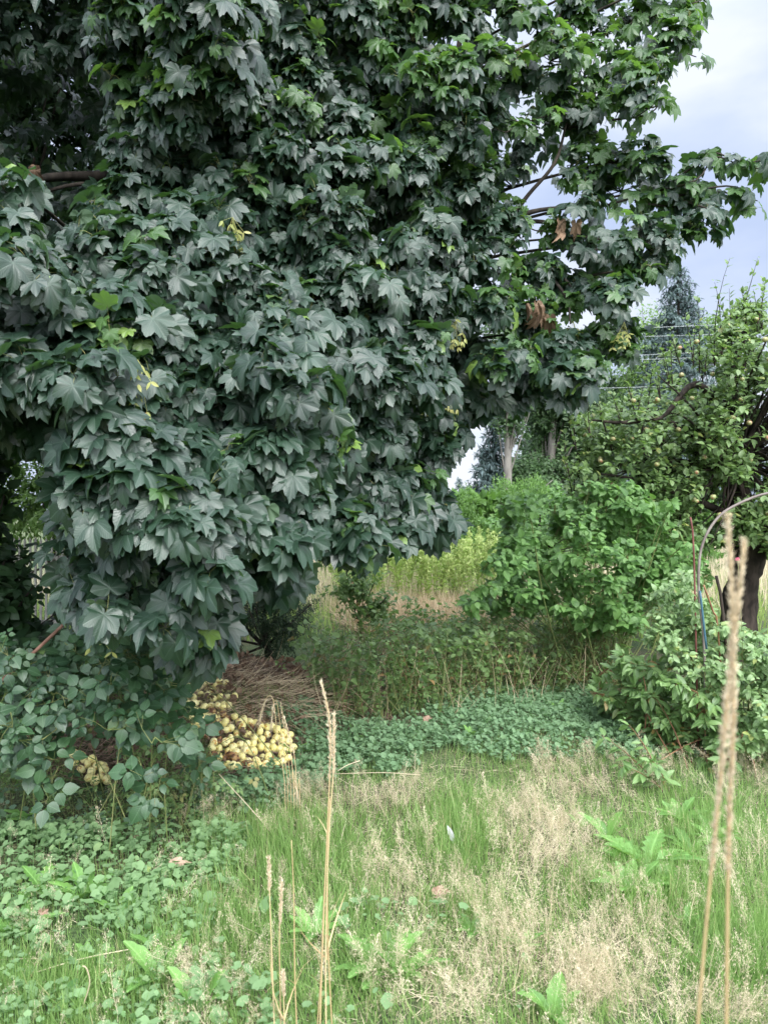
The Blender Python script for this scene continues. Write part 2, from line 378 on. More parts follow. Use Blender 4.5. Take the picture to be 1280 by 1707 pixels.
# ------------------------------------------------------------------ ground
def ground():
    m = bpy.data.materials.new('soil and thatch'); m.use_nodes = True; nt = m.node_tree; pb = nt.nodes['Principled BSDF']
    g = nt.nodes.new('ShaderNodeNewGeometry')
    a = nt.nodes.new('ShaderNodeTexNoise'); nt.links.new(g.outputs['Position'], a.inputs[0]); a.inputs['Scale'].default_value = 1.4; a.inputs['Detail'].default_value = 3
    b = nt.nodes.new('ShaderNodeTexNoise'); nt.links.new(g.outputs['Position'], b.inputs[0]); b.inputs['Scale'].default_value = 60; b.inputs['Detail'].default_value = 5
    c1 = ramp(nt, b.outputs[0], [(0.35, (.035, .03, .018)), (0.5, (.09, .10, .04)), (0.68, (.22, .19, .11))])
    c2 = ramp(nt, b.outputs[0], [(0.35, (.03, .05, .018)), (0.65, (.10, .16, .05))])
    col = mix(nt, ramp(nt, a.outputs[0], [(0.4, (0, 0, 0)), (0.6, (1, 1, 1))]), c1, c2)
    nt.links.new(col, pb.inputs['Base Color']); pb.inputs['Roughness'].default_value = 1.0
    bp = nt.nodes.new('ShaderNodeBump'); bp.inputs['Strength'].default_value = 0.8; bp.inputs['Distance'].default_value = 0.02
    nt.links.new(b.outputs[0], bp.inputs['Height']); nt.links.new(bp.outputs[0], pb.inputs['Normal'])
    xs = np.concatenate([np.array([-400, -150, -60, -25, -12]), np.linspace(-7, 7, 180), np.array([12, 25, 60, 150, 400])])
    ys = np.concatenate([np.array([-60, -20, -6]), np.linspace(-2, 13, 190), np.array([16, 22, 32, 50, 90, 200, 600])])
    X, Y = np.meshgrid(xs, ys); V = np.stack([X, Y, H(X, Y)], -1).reshape(-1, 3)
    nx, ny = len(xs), len(ys); i = (np.arange(ny - 1)[:, None] * nx + np.arange(nx - 1)[None]).ravel()
    T = np.concatenate([np.stack([i, i + 1, i + nx + 1], -1), np.stack([i, i + nx + 1, i + nx], -1)])
    mb = MB(); mb.add(V, T, np.zeros_like(V)); o = mb.build('ground', m); tag(o, 'uneven garden ground under grass and leaves', 'ground', kind='structure')
ground()

# ------------------------------------------------------------------ crowns built from a real outline, lobes and depth
def sample_poly(poly, n, holes=()):
    poly = np.array(poly, float); x0, y0 = poly.min(0); x1, y1 = poly.max(0)
    px = rng.uniform(x0, x1, n * 6); py = rng.uniform(y0, y1, n * 6)
    k = inpoly(px, py, poly)
    for h in holes: k &= ~inpoly(px, py, h)
    return px[k][:n], py[k][:n]
def poisson(poly, sep, n=4000, holes=()):
    px, py = sample_poly(poly, n, holes); out = []
    for a, b in zip(px, py):
        if all((a - c) ** 2 + (b - d) ** 2 > sep * sep for c, d in out): out.append((a, b))
    return np.array(out)
def idw(ctrl):
    c = np.array(ctrl, float)
    def f(px, py):
        px = np.asarray(px, float); py = np.asarray(py, float)
        d = ((px[..., None] - c[:, 0]) ** 2 + (py[..., None] - c[:, 1]) ** 2) + 900
        w_ = d ** -1.6
        return (w_ * c[:, 2]).sum(-1) / w_.sum(-1)
    return f
def crown_clusters(poly, depth, sep, rad, per, holes=(), flat=0.75, outward=(0, -1, 0), djit=0.25, back=0.15, gap=0.0, gs=45):
    Lc = poisson(poly, sep, holes=holes); Yd = depth(Lc[:, 0], Lc[:, 1]) + rng.uniform(-djit, djit, len(Lc)) + rad * 0.5
    Ls = P(Lc[:, 0], Lc[:, 1], Yd)
    n = len(Ls); u = nrm(rng.normal(size=(n, per * 2, 3)))
    ow = nrm(np.array(outward, float))
    score = (u @ ow) + 0.6 * u[..., 2] + back * rng.normal(size=(n, per * 2))
    idx = np.argsort(-score, axis=1)[:, :per]
    u = np.take_along_axis(u, idx[..., None], 1)
    rr = rad * rng.uniform(0.7, 1.35, (n, 1, 1)) * rng.uniform(0.75, 1.05, (n, per, 1))
    C = Ls[:, None] + u * rr * np.array([1, 1, flat]); C = C.reshape(-1, 3)
    A = nrm(u.reshape(-1, 3) + ow * 0.5 + UP * 0.35)
    Lr = np.repeat(Ls, per, 0)
    px, py = proj(C); k = inpoly(px, py, poly)
    for h in holes: k &= ~inpoly(px, py, h)
    if gap: k &= vnoise(px, py, gs, 31) > gap
    return C[k], A[k], Lr[k], Ls
def rosettes(mb, mbs, C, A, k, pet, size, tpls, m=0, out=(0, -1, 0), down=0.7, pr=0.0011, mp=0, rnd=None):
    n = len(C); C2 = np.repeat(C, k, 0); A2 = np.repeat(A, k, 0)
    a = np.tile(np.arange(k) * 2.4, n) + np.repeat(rng.random(n) * 6.28, k) + rng.normal(size=n * k) * 0.3
    X = nrm(np.cross(A2, nrm(rng.normal(size=(n, 3)))[np.repeat(np.arange(n), k)])); Y = np.cross(A2, X)
    Rd = np.cos(a)[:, None] * X + np.sin(a)[:, None] * Y
    pl = pet * rng.uniform(0.5, 1.3, n * k)
    S0 = C2 - A2 * (rng.random(n * k) * 0.10)[:, None]
    O = S0 + nrm(Rd * 0.9 + A2 * 0.45 + UP * 0.15) * pl[:, None]
    out = np.array(out, float)
    Td = nrm(Rd * 0.55 - UP * down + out * 0.25 + rng.normal(size=(n * k, 3)) * 0.22)
    Nn = nrm(A2 * 0.35 + UP * 0.85 + Rd * 0.35 + out * 0.30 + rng.normal(size=(n * k, 3)) * 0.27)
    S = (np.repeat(size, k) if isinstance(size, np.ndarray) else size) * rng.uniform(0.5, 1.3, n * k); r = np.clip(np.repeat(rng.random(n), k) * .6 + rng.random(n * k) * .45, 0, 1) if rnd is None else rnd
    which = rng.integers(0, len(tpls), n * k)
    for j, t in enumerate(tpls):
        q = which == j
        place(mb, t, O[q], Nn[q], Td[q], S[q], W=rng.uniform(.85, 1.1, q.sum()), droop=rng.uniform(0.0, 0.6, q.sum()), fold=rng.uniform(-.1, .35, q.sum()), m=m, rnd=r[q])
    if mbs is not None:
        mid = (S0 + O) / 2 + UP * 0.15 * pl[:, None]
        sticks(mbs, S0, mid, pr, pr, mp); sticks(mbs, mid, O, pr, pr * .9, mp)
def twiggy(mb, C, Lr, r=0.003, m=0, down=0.05):
    mid = (C + Lr) / 2 - UP * down * rng.random((len(C), 1)) + rng.normal(size=C.shape) * 0.02
    sticks(mb, Lr, mid, r * 1.6, r * 1.2, m, 4); sticks(mb, mid, C, r * 1.2, r * .6, m, 4)
def shoots(mb, mbs, B, T_, m_nodes, size, tpl, lift=0.1, t0=0.3, phyl=2.4, side=0.9, down=0.2, upn=1.0, out=(0, -0.5, 0), r=0.002, m=0, mp=0, pet=0.01, jit=0.25, opp=False, W=1.0, droop=(0, .3)):
    n = len(B); Mi = (B + T_) / 2 + UP * lift * np.linalg.norm(T_ - B, axis=1, keepdims=True) + rng.normal(size=B.shape) * 0.05 * np.linalg.norm(T_ - B, axis=1, keepdims=True)
    t = np.linspace(t0, 1, m_nodes)[None, :, None] + rng.uniform(-.4, .4, (n, m_nodes, 1)) / m_nodes * (1 - t0); t = np.clip(t, 0, 1)
    b, c, d = B[:, None], Mi[:, None], T_[:, None]
    Pp = (1 - t) ** 2 * b + 2 * t * (1 - t) * c + t * t * d
    D = nrm(2 * (1 - t) * (c - b) + 2 * t * (d - c) + 1e-6)
    reps = 2 if opp else 1
    for q in range(reps):
        a = np.arange(m_nodes)[None] * (1.57 if opp else phyl) + rng.random((n, 1)) * 6.28 + q * math.pi + rng.normal(size=(n, m_nodes)) * 0.25
        X = nrm(np.cross(D, np.broadcast_to(UP + 0.01, D.shape))); Y = np.cross(X, D)
        Sd = np.cos(a)[..., None] * X + np.sin(a)[..., None] * Y * 0.7
        Td = nrm(Sd * side + D * 0.55 - UP * down + rng.normal(size=D.shape) * jit)
        Nn = nrm(UP * upn + np.array(out) + Sd * 0.2 + D * 0.2 + rng.normal(size=D.shape) * jit)
        S = size * rng.uniform(0.6, 1.2, (n, m_nodes)) * (1 - 0.35 * (t[..., 0] > 0.93))
        O = Pp + Td * pet
        place(mb, tpl, O.reshape(-1, 3), Nn.reshape(-1, 3), Td.reshape(-1, 3), S.ravel(), W=W, droop=rng.uniform(*droop, n * m_nodes), m=m)
    if mbs is not None:
        ts = np.linspace(0, 1, 6)
        pr = None
        for i, tt in enumerate(ts):
            q = (1 - tt) ** 2 * B + 2 * tt * (1 - tt) * Mi + tt * tt * T_
            if pr is not None: sticks(mbs, pr, q, r * (1.2 - ts[i - 1]), r * (1.2 - tt), mp, 4)
            pr = q

# ------------------------------------------------------------------ 1. the maple
MP = [(1165, -60), (1172, 20), (1160, 75), (1110, 110), (1118, 165), (1085, 200), (1098, 250), (1140, 285), (1180, 300), (1185, 350), (1150, 400), (1105, 445), (1050, 480), (1060, 540), (1045, 600), (1000, 640), (955, 670), (915, 640), (880, 650), (850, 680), (800, 690), (755, 735), (722, 770), (735, 840), (745, 880), (700, 895), (640, 925), (590, 930), (545, 945), (500, 965), (440, 985), (410, 1020), (370, 1060), (370, 1095), (310, 1085), (270, 1060), (215, 1050), (170, 1040), (150, 1010), (120, 985), (105, 930), (110, 880), (95, 820), (130, 765), (115, 735), (60, 725), (-150, 745), (-150, -60)]
HOLE1 = [(-160, -100), (150, -100), (165, 60), (180, 130), (190, 200), (180, 290), (140, 370), (90, 435), (45, 410), (35, 300), (0, 250), (-160, 230)]
HOLE3 = [(256, 870), (335, 872), (345, 960), (285, 980), (252, 930)]
HOLE6 = [(225, 975), (300, 985), (270, 1050), (235, 1030)]
HOLE4 = [(880, 290), (935, 310), (940, 365), (880, 380)]
HOLE5 = [(380, 905), (430, 900), (420, 945), (385, 950)]
HOLES = [HOLE1, HOLE3, HOLE4, HOLE5, HOLE6]
Dm = idw([(100, 600, 3.0), (350, 900, 3.0), (330, 1050, 3.15), (600, 850, 3.8), (700, 830, 4.4), (300, 300, 3.9), (100, 80, 3.7), (250, 60, 3.5), (600, 100, 4.6), (600, 500, 4.0), (850, 650, 4.8), (900, 350, 5.0), (1100, 350, 5.0), (1100, 50, 5.2), (950, 500, 4.8), (0, 500, 2.9), (200, 700, 3.0), (0, 350, 3.2), (450, 700, 3.2)])
mx, my = -1.9, 6.6
maple = empty('sycamore_maple', (mx, my, 0), 'huge dark green sycamore maple whose leafy boughs fill the upper left of the garden', 'tree')
mc, ms_ = MB(), MB()
right = lambda C: proj(C)[0] > 760
C, A, Lr, Ls = crown_clusters(MP, Dm, 49, 0.18, 17, HOLES, djit=.34)
px, py = proj(C)
k = ~((py > 880) & (rng.random(len(C)) < .3)); rt = (px > 780) & (py < 430); k &= ~(rt & (rng.random(len(C)) < 0.3)); k &= ~(rt & (vnoise(px, py, 55, 41) < .24))
C, A, Lr = C[k], A[k], Lr[k]; px, py = px[k], py[k]
young = ((rng.random(len(C)) < 0.03) | ((px > 620) & (py < 300) & (rng.random(len(C)) < 0.35)) | ((px > 820) & (rng.random(len(C)) < 0.3)) | ((px > 200) & (px < 520) & (py < 180) & (rng.random(len(C)) < 0.15)))
rosettes(mc, ms_, C[~young], A[~young], 7, 0.064, (.076 + .022 * np.clip((py - 420) / 350, 0, 1))[~young], MAPLE, 0, down=.5)
rosettes(mc, ms_, C[young] + A[young] * 0.05, A[young], 6, 0.05, 0.064, MAPLE, 1, down=0.35)
twiggy(ms_, C, Lr, 0.0028, 1)
# deeper leaves inside the crown and the part of the crown above the frame
def filler(poly, n, lo, hi, size, holes=(), m=0, dens=None, yadd=0):
    fx, fy = sample_poly(poly, n, holes)
    if dens is not None: q = rng.random(len(fx)) < dens(fx, fy); fx, fy = fx[q], fy[q]
    Y = Dm(fx, fy) + yadd + rng.uniform(lo, hi, len(fx)); Cc = P(fx, fy, Y)
    return Cc
inner = [(a, b) for a, b in MP]
Cf = filler(inner, 1700, 0.5, 2.8, .1, [HOLE3, HOLE1], dens=lambda x, y: np.where(x > 760, .22, np.where(y > 830, 0.0, 1.0)))
rosettes(mc, None, Cf, nrm(np.array([[0, -.6, .6]]) + rng.normal(size=Cf.shape) * .4), 5, 0.08, 0.11, [MAPLE_LO], 0)
TOP = [(-500, -900), (640, -900), (900, -40), (-500, -40)]
Ct = filler(TOP, 1500, 0.3, 3.4, .1)
rosettes(mc, None, Ct, nrm(np.array([[0, -.5, .7]]) + rng.normal(size=Ct.shape) * .4), 5, 0.1, 0.13, [MAPLE_LO], 0)
LEFT = [(-700, -100), (-150, -100), (-150, 700), (-700, 700)]
Ct = filler([(-160, -100), (160, -100), (170, 110), (-160, 90)], 110, 1.4, 2.1, .1)
rosettes(mc, ms_, Ct, nrm(np.array([[0, -.5, .7]]) + rng.normal(size=Ct.shape) * .4), 6, 0.08, 0.09, MAPLE, 0, down=.8)
Ct = filler(HOLE1, 150, 2.0, 3.4, .1)
rosettes(mc, None, Ct, nrm(np.array([[0, -.5, .7]]) + rng.normal(size=Ct.shape) * .4), 5, 0.1, 0.11, [MAPLE_LO], 0)
Ct = filler(LEFT, 520, 0.0, 2.2, .1)
rosettes(mc, None, Ct, nrm(np.array([[0, -.5, .7]]) + rng.normal(size=Ct.shape) * .4), 5, 0.1, 0.13, [MAPLE_LO], 0)
# loose sprays along shoots that stick out into the sky
def maple_spray(path, k=4, size=.1, m=0, every=26, r=(.008, .003)):
    pts = np.array([P(a, b, c) for a, b, c in path]); tube(ms_, pts, np.linspace(r[0], r[1], len(pts)), 6, 1, sub=4)
    seg = []
    for i in range(len(pts) - 1):
        d = np.linalg.norm(pts[i + 1] - pts[i]); nn = max(1, int(d * F / pts[i][1] / every))
        for t in np.linspace(0, 1, nn, endpoint=False): seg.append(pts[i] * (1 - t) + pts[i + 1] * t)
    seg.append(pts[-1]); seg = np.array(seg)
    rosettes(mc, ms_, seg, nrm(np.array([[.3, -.3, .7]]) + rng.normal(size=seg.shape) * .3), k, 0.06, size, MAPLE, m, out=(0.2, -.8, 0), down=.8)
maple_spray([(1000, 345, 5.1), (1090, 320, 5.0), (1160, 300, 4.9), (1190, 262, 4.9), (1232, 275, 4.9), (1268, 282, 4.9)], 4, .085, 1)
maple_spray([(1100, 330, 5.0), (1180, 320, 5.0), (1230, 325, 4.9), (1262, 335, 4.9)], 4, .085, 1)
maple_spray([(1120, 300, 5.0), (1160, 275, 4.95), (1185, 255, 4.9), (1215, 262, 4.9), (1250, 270, 4.85), (1285, 262, 4.85)], 5, .08, 0, 18)
maple_spray([(1120, 330, 5.0), (1170, 345, 4.95), (1200, 360, 4.9), (1185, 395, 4.9)], 4, .085, 0, 20)
maple_spray([(1150, 320, 5.0), (1210, 310, 4.9), (1250, 320, 4.85)], 4, .085, 0, 20)
maple_spray([(1080, 340, 5.0), (1140, 350, 5.0), (1185, 380, 4.9)], 4, .09, 0)
maple_spray([(1020, 200, 5.2), (1080, 190, 5.1), (1110, 160, 5.1)], 4, .08, 1)
maple_spray([(1010, 120, 5.2), (1100, 80, 5.2), (1160, 95, 5.2)], 4, .085, 1)
maple_spray([(1050, 40, 5.2), (1110, 20, 5.2), (1170, 0, 5.2)], 4, .085, 1)
maple_spray([(980, 420, 5.0), (1060, 400, 5.0), (1120, 420, 4.9)], 4, .1, 0)
maple_spray([(300, 960, 3.2), (310, 1010, 3.1), (330, 1070, 3.0)], 3, .1, 0)
maple_spray([(330, 990, 3.2), (360, 1040, 3.1), (365, 1075, 3.05)], 3, .095, 0)
maple_spray([(130, 940, 3.2), (180, 970, 3.0), (215, 1000, 2.95)], 4, .105, 0)
crown = mc.build('crown', [M_maple, M_maple_young], maple)
# trunk and limbs
tb = MB()
tube(tb, [(mx, my, -.2), (mx + .05, my - .05, 1), (mx - .05, my, 2.4), (mx + .1, my + .1, 4.2), (mx, my, 6.5), (mx + .1, my, 8)], [.26, .2, .18, .15, .1, .05], 14, 0, .1, sub=5)
tube(tb, [(mx + .35, my - .1, -.2), (mx + .6, my - .1, 1.2), (mx + .9, my - .2, 2.6), (mx + 1.6, my - .5, 4.4), (mx + 2.1, my - .6, 6.5)], [.16, .13, .12, .09, .05], 12, 0, .1, sub=5)
tb.build('trunk', M_bark, maple)
for i in range(len(Ls)):
    l = Ls[i]
    if i % 3 == 0:
        hub = np.array([mx + (.8 if l[0] > -.6 else 0), my - .2, np.clip(l[2] * .75 + .3, .9, 6)])
        mid = (hub + l) / 2 + np.array([0, 0, .25]); q = l * .8 + mid * .2 + np.array([0, 0, .05])
        tube(ms_, [hub, hub * .6 + mid * .4 + rng.normal(size=3) * .05, mid + rng.normal(size=3) * .08, q, l], [.028, .02, .014, .008, .004], 6, 1, sub=3)
ms_.build('twigs', [M_pet, M_bark], maple)
def limb(path, r):
    b = MB(); tube(b, [P(*p) for p in path], r, 9, 0, .15, sub=5); b.build('limb', M_bark, maple)
limb([(430, 700, 6.6), (600, 500, 6.0), (740, 430, 5.6), (845, 372, 5.2), (900, 350, 5.1), (1005, 343, 5.05)], [.07, .05, .035, .022, .015, .005])
limb([(845, 372, 5.2), (880, 325, 5.15), (925, 270, 5.1), (945, 200, 5.1), (970, 110, 5.1)], [.018, .014, .011, .007, .004])
limb([(845, 372, 5.2), (905, 370, 5.15), (950, 390, 5.1), (1010, 400, 5.1)], [.018, .014, .012, .006])
limb([(600, 500, 6.0), (760, 440, 5.5), (880, 445, 5.1), (940, 465, 5.0), (960, 500, 4.95)], [.03, .024, .016, .009, .004])
limb([(880, 445, 5.1), (915, 460, 5.0), (945, 500, 4.95), (950, 540, 4.9)], [.014, .012, .009, .004])
limb([(600, 300, 5.8), (720, 220, 5.5), (760, 100, 5.3), (780, -40, 5.2)], [.05, .035, .022, .012])
limb([(500, 330, 5.9), (620, 260, 5.6), (700, 235, 5.4), (830, 190, 5.3)], [.05, .04, .03, .012])
limb([(760, 440, 5.6), (800, 250, 5.4), (860, 130, 5.3), (930, 30, 5.2), (960, -60, 5.2)], [.03, .022, .018, .012, .006])
limb([(420, 330, 6.4), (230, 300, 5.6), (110, 294, 5.1), (40, 305, 4.7), (-100, 330, 4.5)], [.06, .045, .030, .022, .015])
limb([(380, 360, 6.4), (220, 320, 5.5), (110, 310, 5.0), (-60, 380, 4.8)], [.03, .02, .012, .006])
limb([(430, 700, 6.2), (200, 720, 5.2), (40, 735, 4.6), (-120, 730, 4.3)], [.06, .05, .04, .02])
limb([(420, 820, 6.0), (300, 850, 4.8), (225, 870, 4.0), (190, 905, 3.6)], [.04, .03, .012, .006])
def seeds(px, py, Y, n=14, s=.035):
    b = MB(); c = P(px, py, Y); O = c + rng.normal(size=(n, 3)) * np.array([.03, .03, .04])
    for sg in (-1, 1):
        Td = nrm(np.array([[sg * .6, -.2, -.8]]) + rng.normal(size=(n, 3)) * .35)
        place(b, LANCE, O, nrm(np.array([[0, -1, .3]]) + rng.normal(size=(n, 3)) * .4), Td, s, W=1.1)
    sticks(b, np.repeat(c[None] + UP * .09, n, 0), O, .0008, .0008)
    o = b.build('seed_cluster', M_seed, maple)
for a in [(388, 395, 3.45), (130, 745, 2.85), (178, 1065, 2.95), (745, 632, 4.5), (715, 680, 4.5), (962, 640, 4.7), (955, 560, 4.7), (1040, 560, 4.8), (745, 690, 4.55), (360, 826, 2.85), (230, 640, 2.8), (925, 600, 4.7), (870, 90, 5.0), (760, 560, 4.3)]: seeds(*a)
def deadbunch(px, py, Y, n=5):
    b = MB(); c = P(px, py, Y); O = c + rng.normal(size=(n, 3)) * .05
    place(b, MAPLE[0], O, nrm(rng.normal(size=(n, 3)) + np.array([[0, -1, 0]])), nrm(np.array([[0, 0, -1.]]) + rng.normal(size=(n, 3)) * .3), .09, W=.55, droop=.6, fold=.9)
    b.build('dead_leaves', M_deadtree, maple)
deadbunch(905, 530, 4.75); deadbunch(65, 275, 4.6, 2); deadbunch(945, 375, 4.95, 3); deadbunch(870, 520, 4.8, 3)

# ------------------------------------------------------------------ dark wood behind the maple
def blob_tree(name, label, cat, base, crowns, nl, size, mat, trunk=(.15, .06), bark=None, group=None, tpl=QUAD, shootlen=.5, nodes=8, lean=(0, 0), depthy=1.0, extra=None):
    t = empty(name, base, label, cat, group); b, s = MB(), MB()
    base = np.array(base, float); vol = np.array([c[3] * c[5] for c in crowns]); vol = vol / vol.sum()
    for (cx, cy, cz, rx, ry, rz), v in zip(crowns, vol):
        n = max(3, int(nl * v / nodes)); u = nrm(rng.normal(size=(n, 3))); rr = rng.uniform(.35, 1, (n, 1)) ** .5
        lump = .8 + .35 * np.sin(u[:, :1] * 5 + cx) * np.cos(u[:, 2:] * 6 + cz)
        Tt = np.array([cx, cy, cz]) + u * rr * lump * np.array([rx, ry, rz])
        Bb = Tt - nrm(u + UP * .2) * shootlen
        shoots(b, None, Bb, Tt, nodes, size, tpl, lift=.1, t0=.15, down=.3, pet=0, jit=.4, m=0)
        for j in range(5):
            q = Tt[rng.integers(0, n)]
            tube(s, [base + np.array([lean[0] * .4, lean[1] * .4, max(.3, (cz - base[2]) * .45)]), (base + q) / 2 + np.array([0, 0, (q[2] - base[2]) * .2]), q], [trunk[1] * .7, trunk[1] * .4, .008], 5, 0, sub=3)
    s.build('branches', bark or M_bark, t)
    b.build('crown', mat, t)
    zc = max(c[2] for c in crowns); k_ = MB()
    tube(k_, [base + np.array([0, 0, -.2]), base + np.array([lean[0] * .3 + .04, lean[1] * .3, (zc - base[2]) * .3]), base + np.array([lean[0] * .7, lean[1] * .7, (zc - base[2]) * .65]), np.array([base[0] + lean[0], base[1] + lean[1], zc])], [trunk[0] * 1.2, trunk[0], trunk[0] * .7, trunk[1] * .6], 10, 0, .1, sub=4)
    k_.build('trunk', bark or M_bark, t)
    return t
blob_tree('shade_tree', 'dark leafy tree behind the maple at the far left edge', 'tree', (-4.6, 8.6, 0), [(-4.8, 8.6, 3.6, 1.7, 1.2, 1.6), (-4.2, 8.8, 5.6, 1.8, 1.3, 1.6), (-3.4, 8.5, 4.2, 1.3, 1.1, 1.2), (-3.6, 8.4, 6.4, 1.5, 1.2, 1.4)], 22000, .13, M_darkleaf, nodes=7)
blob_tree('shade_tree', 'dark leafy tree hidden behind the middle boughs of the maple', 'tree', (-2.4, 9.6, 0), [(-2.3, 9.6, 4.6, 1.8, 1.2, 1.8), (-1.5, 9.5, 2.9, 1.1, 1.0, 1.3), (-2.9, 9.4, 2.4, 1.0, .9, .8)], 14000, .13, M_darkleaf, nodes=7)
blob_tree('sunlit_shrub', 'bright green shrub seen through the gap beyond the picket fence', 'shrub', (-4.6, 10.6, 0), [(-4.9, 10.6, 1.9, 1.7, .8, 1.5), (-3.2, 11.0, 1.7, 1.6, .8, 1.4)], 17000, .09, M_treelt, trunk=(.05, .03))
blob_tree('yew_bush', 'low blackish green yew bush under the maple behind the compost heap', 'bush', (-1.1, 7.0, 0), [(-.95, 7.0, .62, .52, .45, .62), (-1.6, 7.1, .7, .8, .5, .75)], 26000, .05, M_yew, trunk=(.04, .02), tpl=(QUAD[0] * np.array([.3, 1, 1]), QUAD[1]), shootlen=.22, nodes=14)
blob_tree('low_bush', 'small leafy bush under the right edge of the maple beside the meadow', 'bush', (-.3, 8.6, 0), [(-.35, 8.5, .72, .4, .4, .36), (-.1, 8.6, .45, .35, .3, .3)], 1900, .06, M_weed, trunk=(.015, .008), tpl=OVAL, shootlen=.3, nodes=7)
blob_tree('ivy_thicket', 'shaded dark ivy thicket at the left edge behind the bramble', 'bush', (-2.75, 4.9, 0), [(-2.5, 4.9, .75, .42, .4, .66), (-2.2, 5.2, .5, .6, .4, .45), (-2.62, 5.0, 1.75, .22, .3, .75), (-2.0, 5.4, .95, .45, .3, .3), (-2.5, 5.0, 1.1, .28, .3, .4)], 4600, .10, M_darkleaf, trunk=(.02, .012), tpl=OVATE, shootlen=.3, nodes=7)

# fence seen through the gap at the left
fe = empty('picket_fence', (-4.3, 8.2, 0), 'weathered pale picket fence glimpsed behind the maple at the left', 'fence')
b = MB()
M_wood = solid('weathered picket paint', (.20, .19, .17), (.34, .33, .30), 9, .8)
for z in (.35, 1.05):
    sticks(b, np.array([[-4.8, 8.24, z]]), np.array([[-1.6, 8.24, z]]), .03, .03, 0, 4)
b.build('rail', M_wood, fe)
for i in range(52):
    x = -4.75 + i * .058; b = MB(); w_ = .011
    z1 = 1.24 + rng.uniform(-.01, .01)
    V = np.array([(x - w_, 8.2, .02), (x + w_, 8.2, .02), (x + w_, 8.2, z1), (x, 8.2, z1 + .03), (x - w_, 8.2, z1)]); V2 = V + np.array([0, .016, 0])
    Q = [(0, 1, 2), (0, 2, 4), (4, 2, 3), (5, 7, 6), (5, 9, 7), (9, 8, 7)]
    for j in range(5): q = (j + 1) % 5; Q += [(j, j + 5, q + 5), (j, q + 5, q)]
    b.add(np.vstack([V, V2]), np.array(Q), np.zeros((10, 3))); b.build('picket', M_wood, fe, smooth=False)

# ------------------------------------------------------------------ background trees
blob_tree('broadleaf_tree', 'tall dark broadleaf tree with pale grey trunk right of the sky gap', 'tree', tuple(P(908, 905, 24)), [tuple(P(945, 640, 24)) + (1.9, 1.5, 2.2), tuple(P(985, 720, 24)) + (1.3, 1.2, 1.6), tuple(P(905, 700, 24.5)) + (1.0, 1.2, 1.5), tuple(P(960, 780, 24)) + (1.5, 1, .8), tuple(P(880, 790, 23)) + (1.2, .7, .8)], 40000, .15, M_treebg, trunk=(.16, .06), bark=M_barkp, shootlen=.7, lean=(.3, 0))
blob_tree('broadleaf_tree', 'thinner broadleaf tree with slender pale trunk beside the small spruce', 'tree', tuple(P(842, 905, 22)), [tuple(P(880, 600, 22)) + (1.2, 1, 1.2), tuple(P(850, 690, 22)) + (.75, .7, 1.0), tuple(P(880, 790, 22.5)) + (.8, .6, .5), tuple(P(830, 560, 22)) + (1, 1, 1)], 13000, .13, M_treebg, trunk=(.12, .04), bark=M_barkp, shootlen=.6, lean=(.1, 0))
blob_tree('broadleaf_tree', 'pale yellow green tree standing between the maple edge and the blue spruce', 'tree', tuple(P(1085, 905, 30)), [tuple(P(1088, 555, 30)) + (1.0, 1, 1.6), tuple(P(1065, 640, 30)) + (1.5, 1.2, 2.2), tuple(P(1180, 560, 31)) + (1.2, 1, 1.5)], 6500, .17, M_treelt, trunk=(.15, .06), shootlen=.7)
blob_tree('broadleaf_tree', 'light green tree just behind the lower right boughs of the maple', 'tree', tuple(P(700, 905, 15)), [tuple(P(710, 730, 15)) + (.3, .6, 1.3), tuple(P(640, 800, 15)) + (1.0, .7, .9), tuple(P(880, 590, 16)) + (.55, .5, .7)], 5000, .10, M_treelt, trunk=(.10, .04), shootlen=.4)
def spruce(px, ytop, Y, hgt, wid, label, n=60, mat=None, rows=26):
    base = P(px, HY + (CAMZ) / Y * F, Y); top = P(px, ytop, Y); hgt = top[2]
    t = empty('spruce_tree', tuple(base), label, 'tree', 'spruces on the skyline'); b, s = MB(), MB()
    tube(s, [base, (base + top) / 2, top], [wid * .04, wid * .02, .01], 7)
    for i in range(rows):
        f = i / rows; z = top[2] - f * hgt * .92 - .05; L_ = wid * .5 * (f * 1.0 + .04) ** .8 * rng.uniform(.8, 1.1)
        nb = int(9 + 12 * f)
        a = rng.random(nb) * 6.28; d = np.stack([np.cos(a), np.sin(a), np.zeros(nb)], -1)
        B0 = np.array([[base[0], base[1], z]]) + 0 * d; T0 = B0 + d * L_ * rng.uniform(.7, 1.1, (nb, 1)) - UP * L_ * .12
        shoots(b, s, B0, T0, max(6, int(L_ * 22)), .26, (QUAD[0] * np.array([.45, 1, 1]), QUAD[1]), lift=.0, t0=.12, side=.8, down=.35, jit=.25, pet=0, r=.010, upn=1, out=(0, 0, 0))
        shoots(b, None, B0, T0, max(5, int(L_ * 16)), .22, (QUAD[0] * np.array([.45, 1, 1]), QUAD[1]), lift=.02, t0=.3, side=.5, down=-.2, jit=.4, pet=0)
    b.build('crown', mat or M_spruce, t); s.build('trunk', M_bark, t)
blob_tree('broadleaf_tree', 'dark dense tree mass closing the gap behind the pale trunks', 'tree', tuple(P(960, 905, 32)), [tuple(P(930, 740, 32)) + (2.6, 1.5, 2.6), tuple(P(1020, 690, 32)) + (2.2, 1.5, 2.6), tuple(P(870, 790, 31)) + (1.4, 1.2, 1.0)], 26000, .2, M_treebg, trunk=(.2, .08), shootlen=.8)
spruce(1130, 448, 27, 9, 6.8, 'tall blue grey spruce rising above the apple tree at the right', rows=40)
spruce(822, 690, 23, 5, 2.6, 'smaller bluish spruce at the right side of the low sky gap', rows=26)
spruce(765, 798, 60, 4, 3.2, 'distant small spruce tip standing low in the sky gap', rows=16)

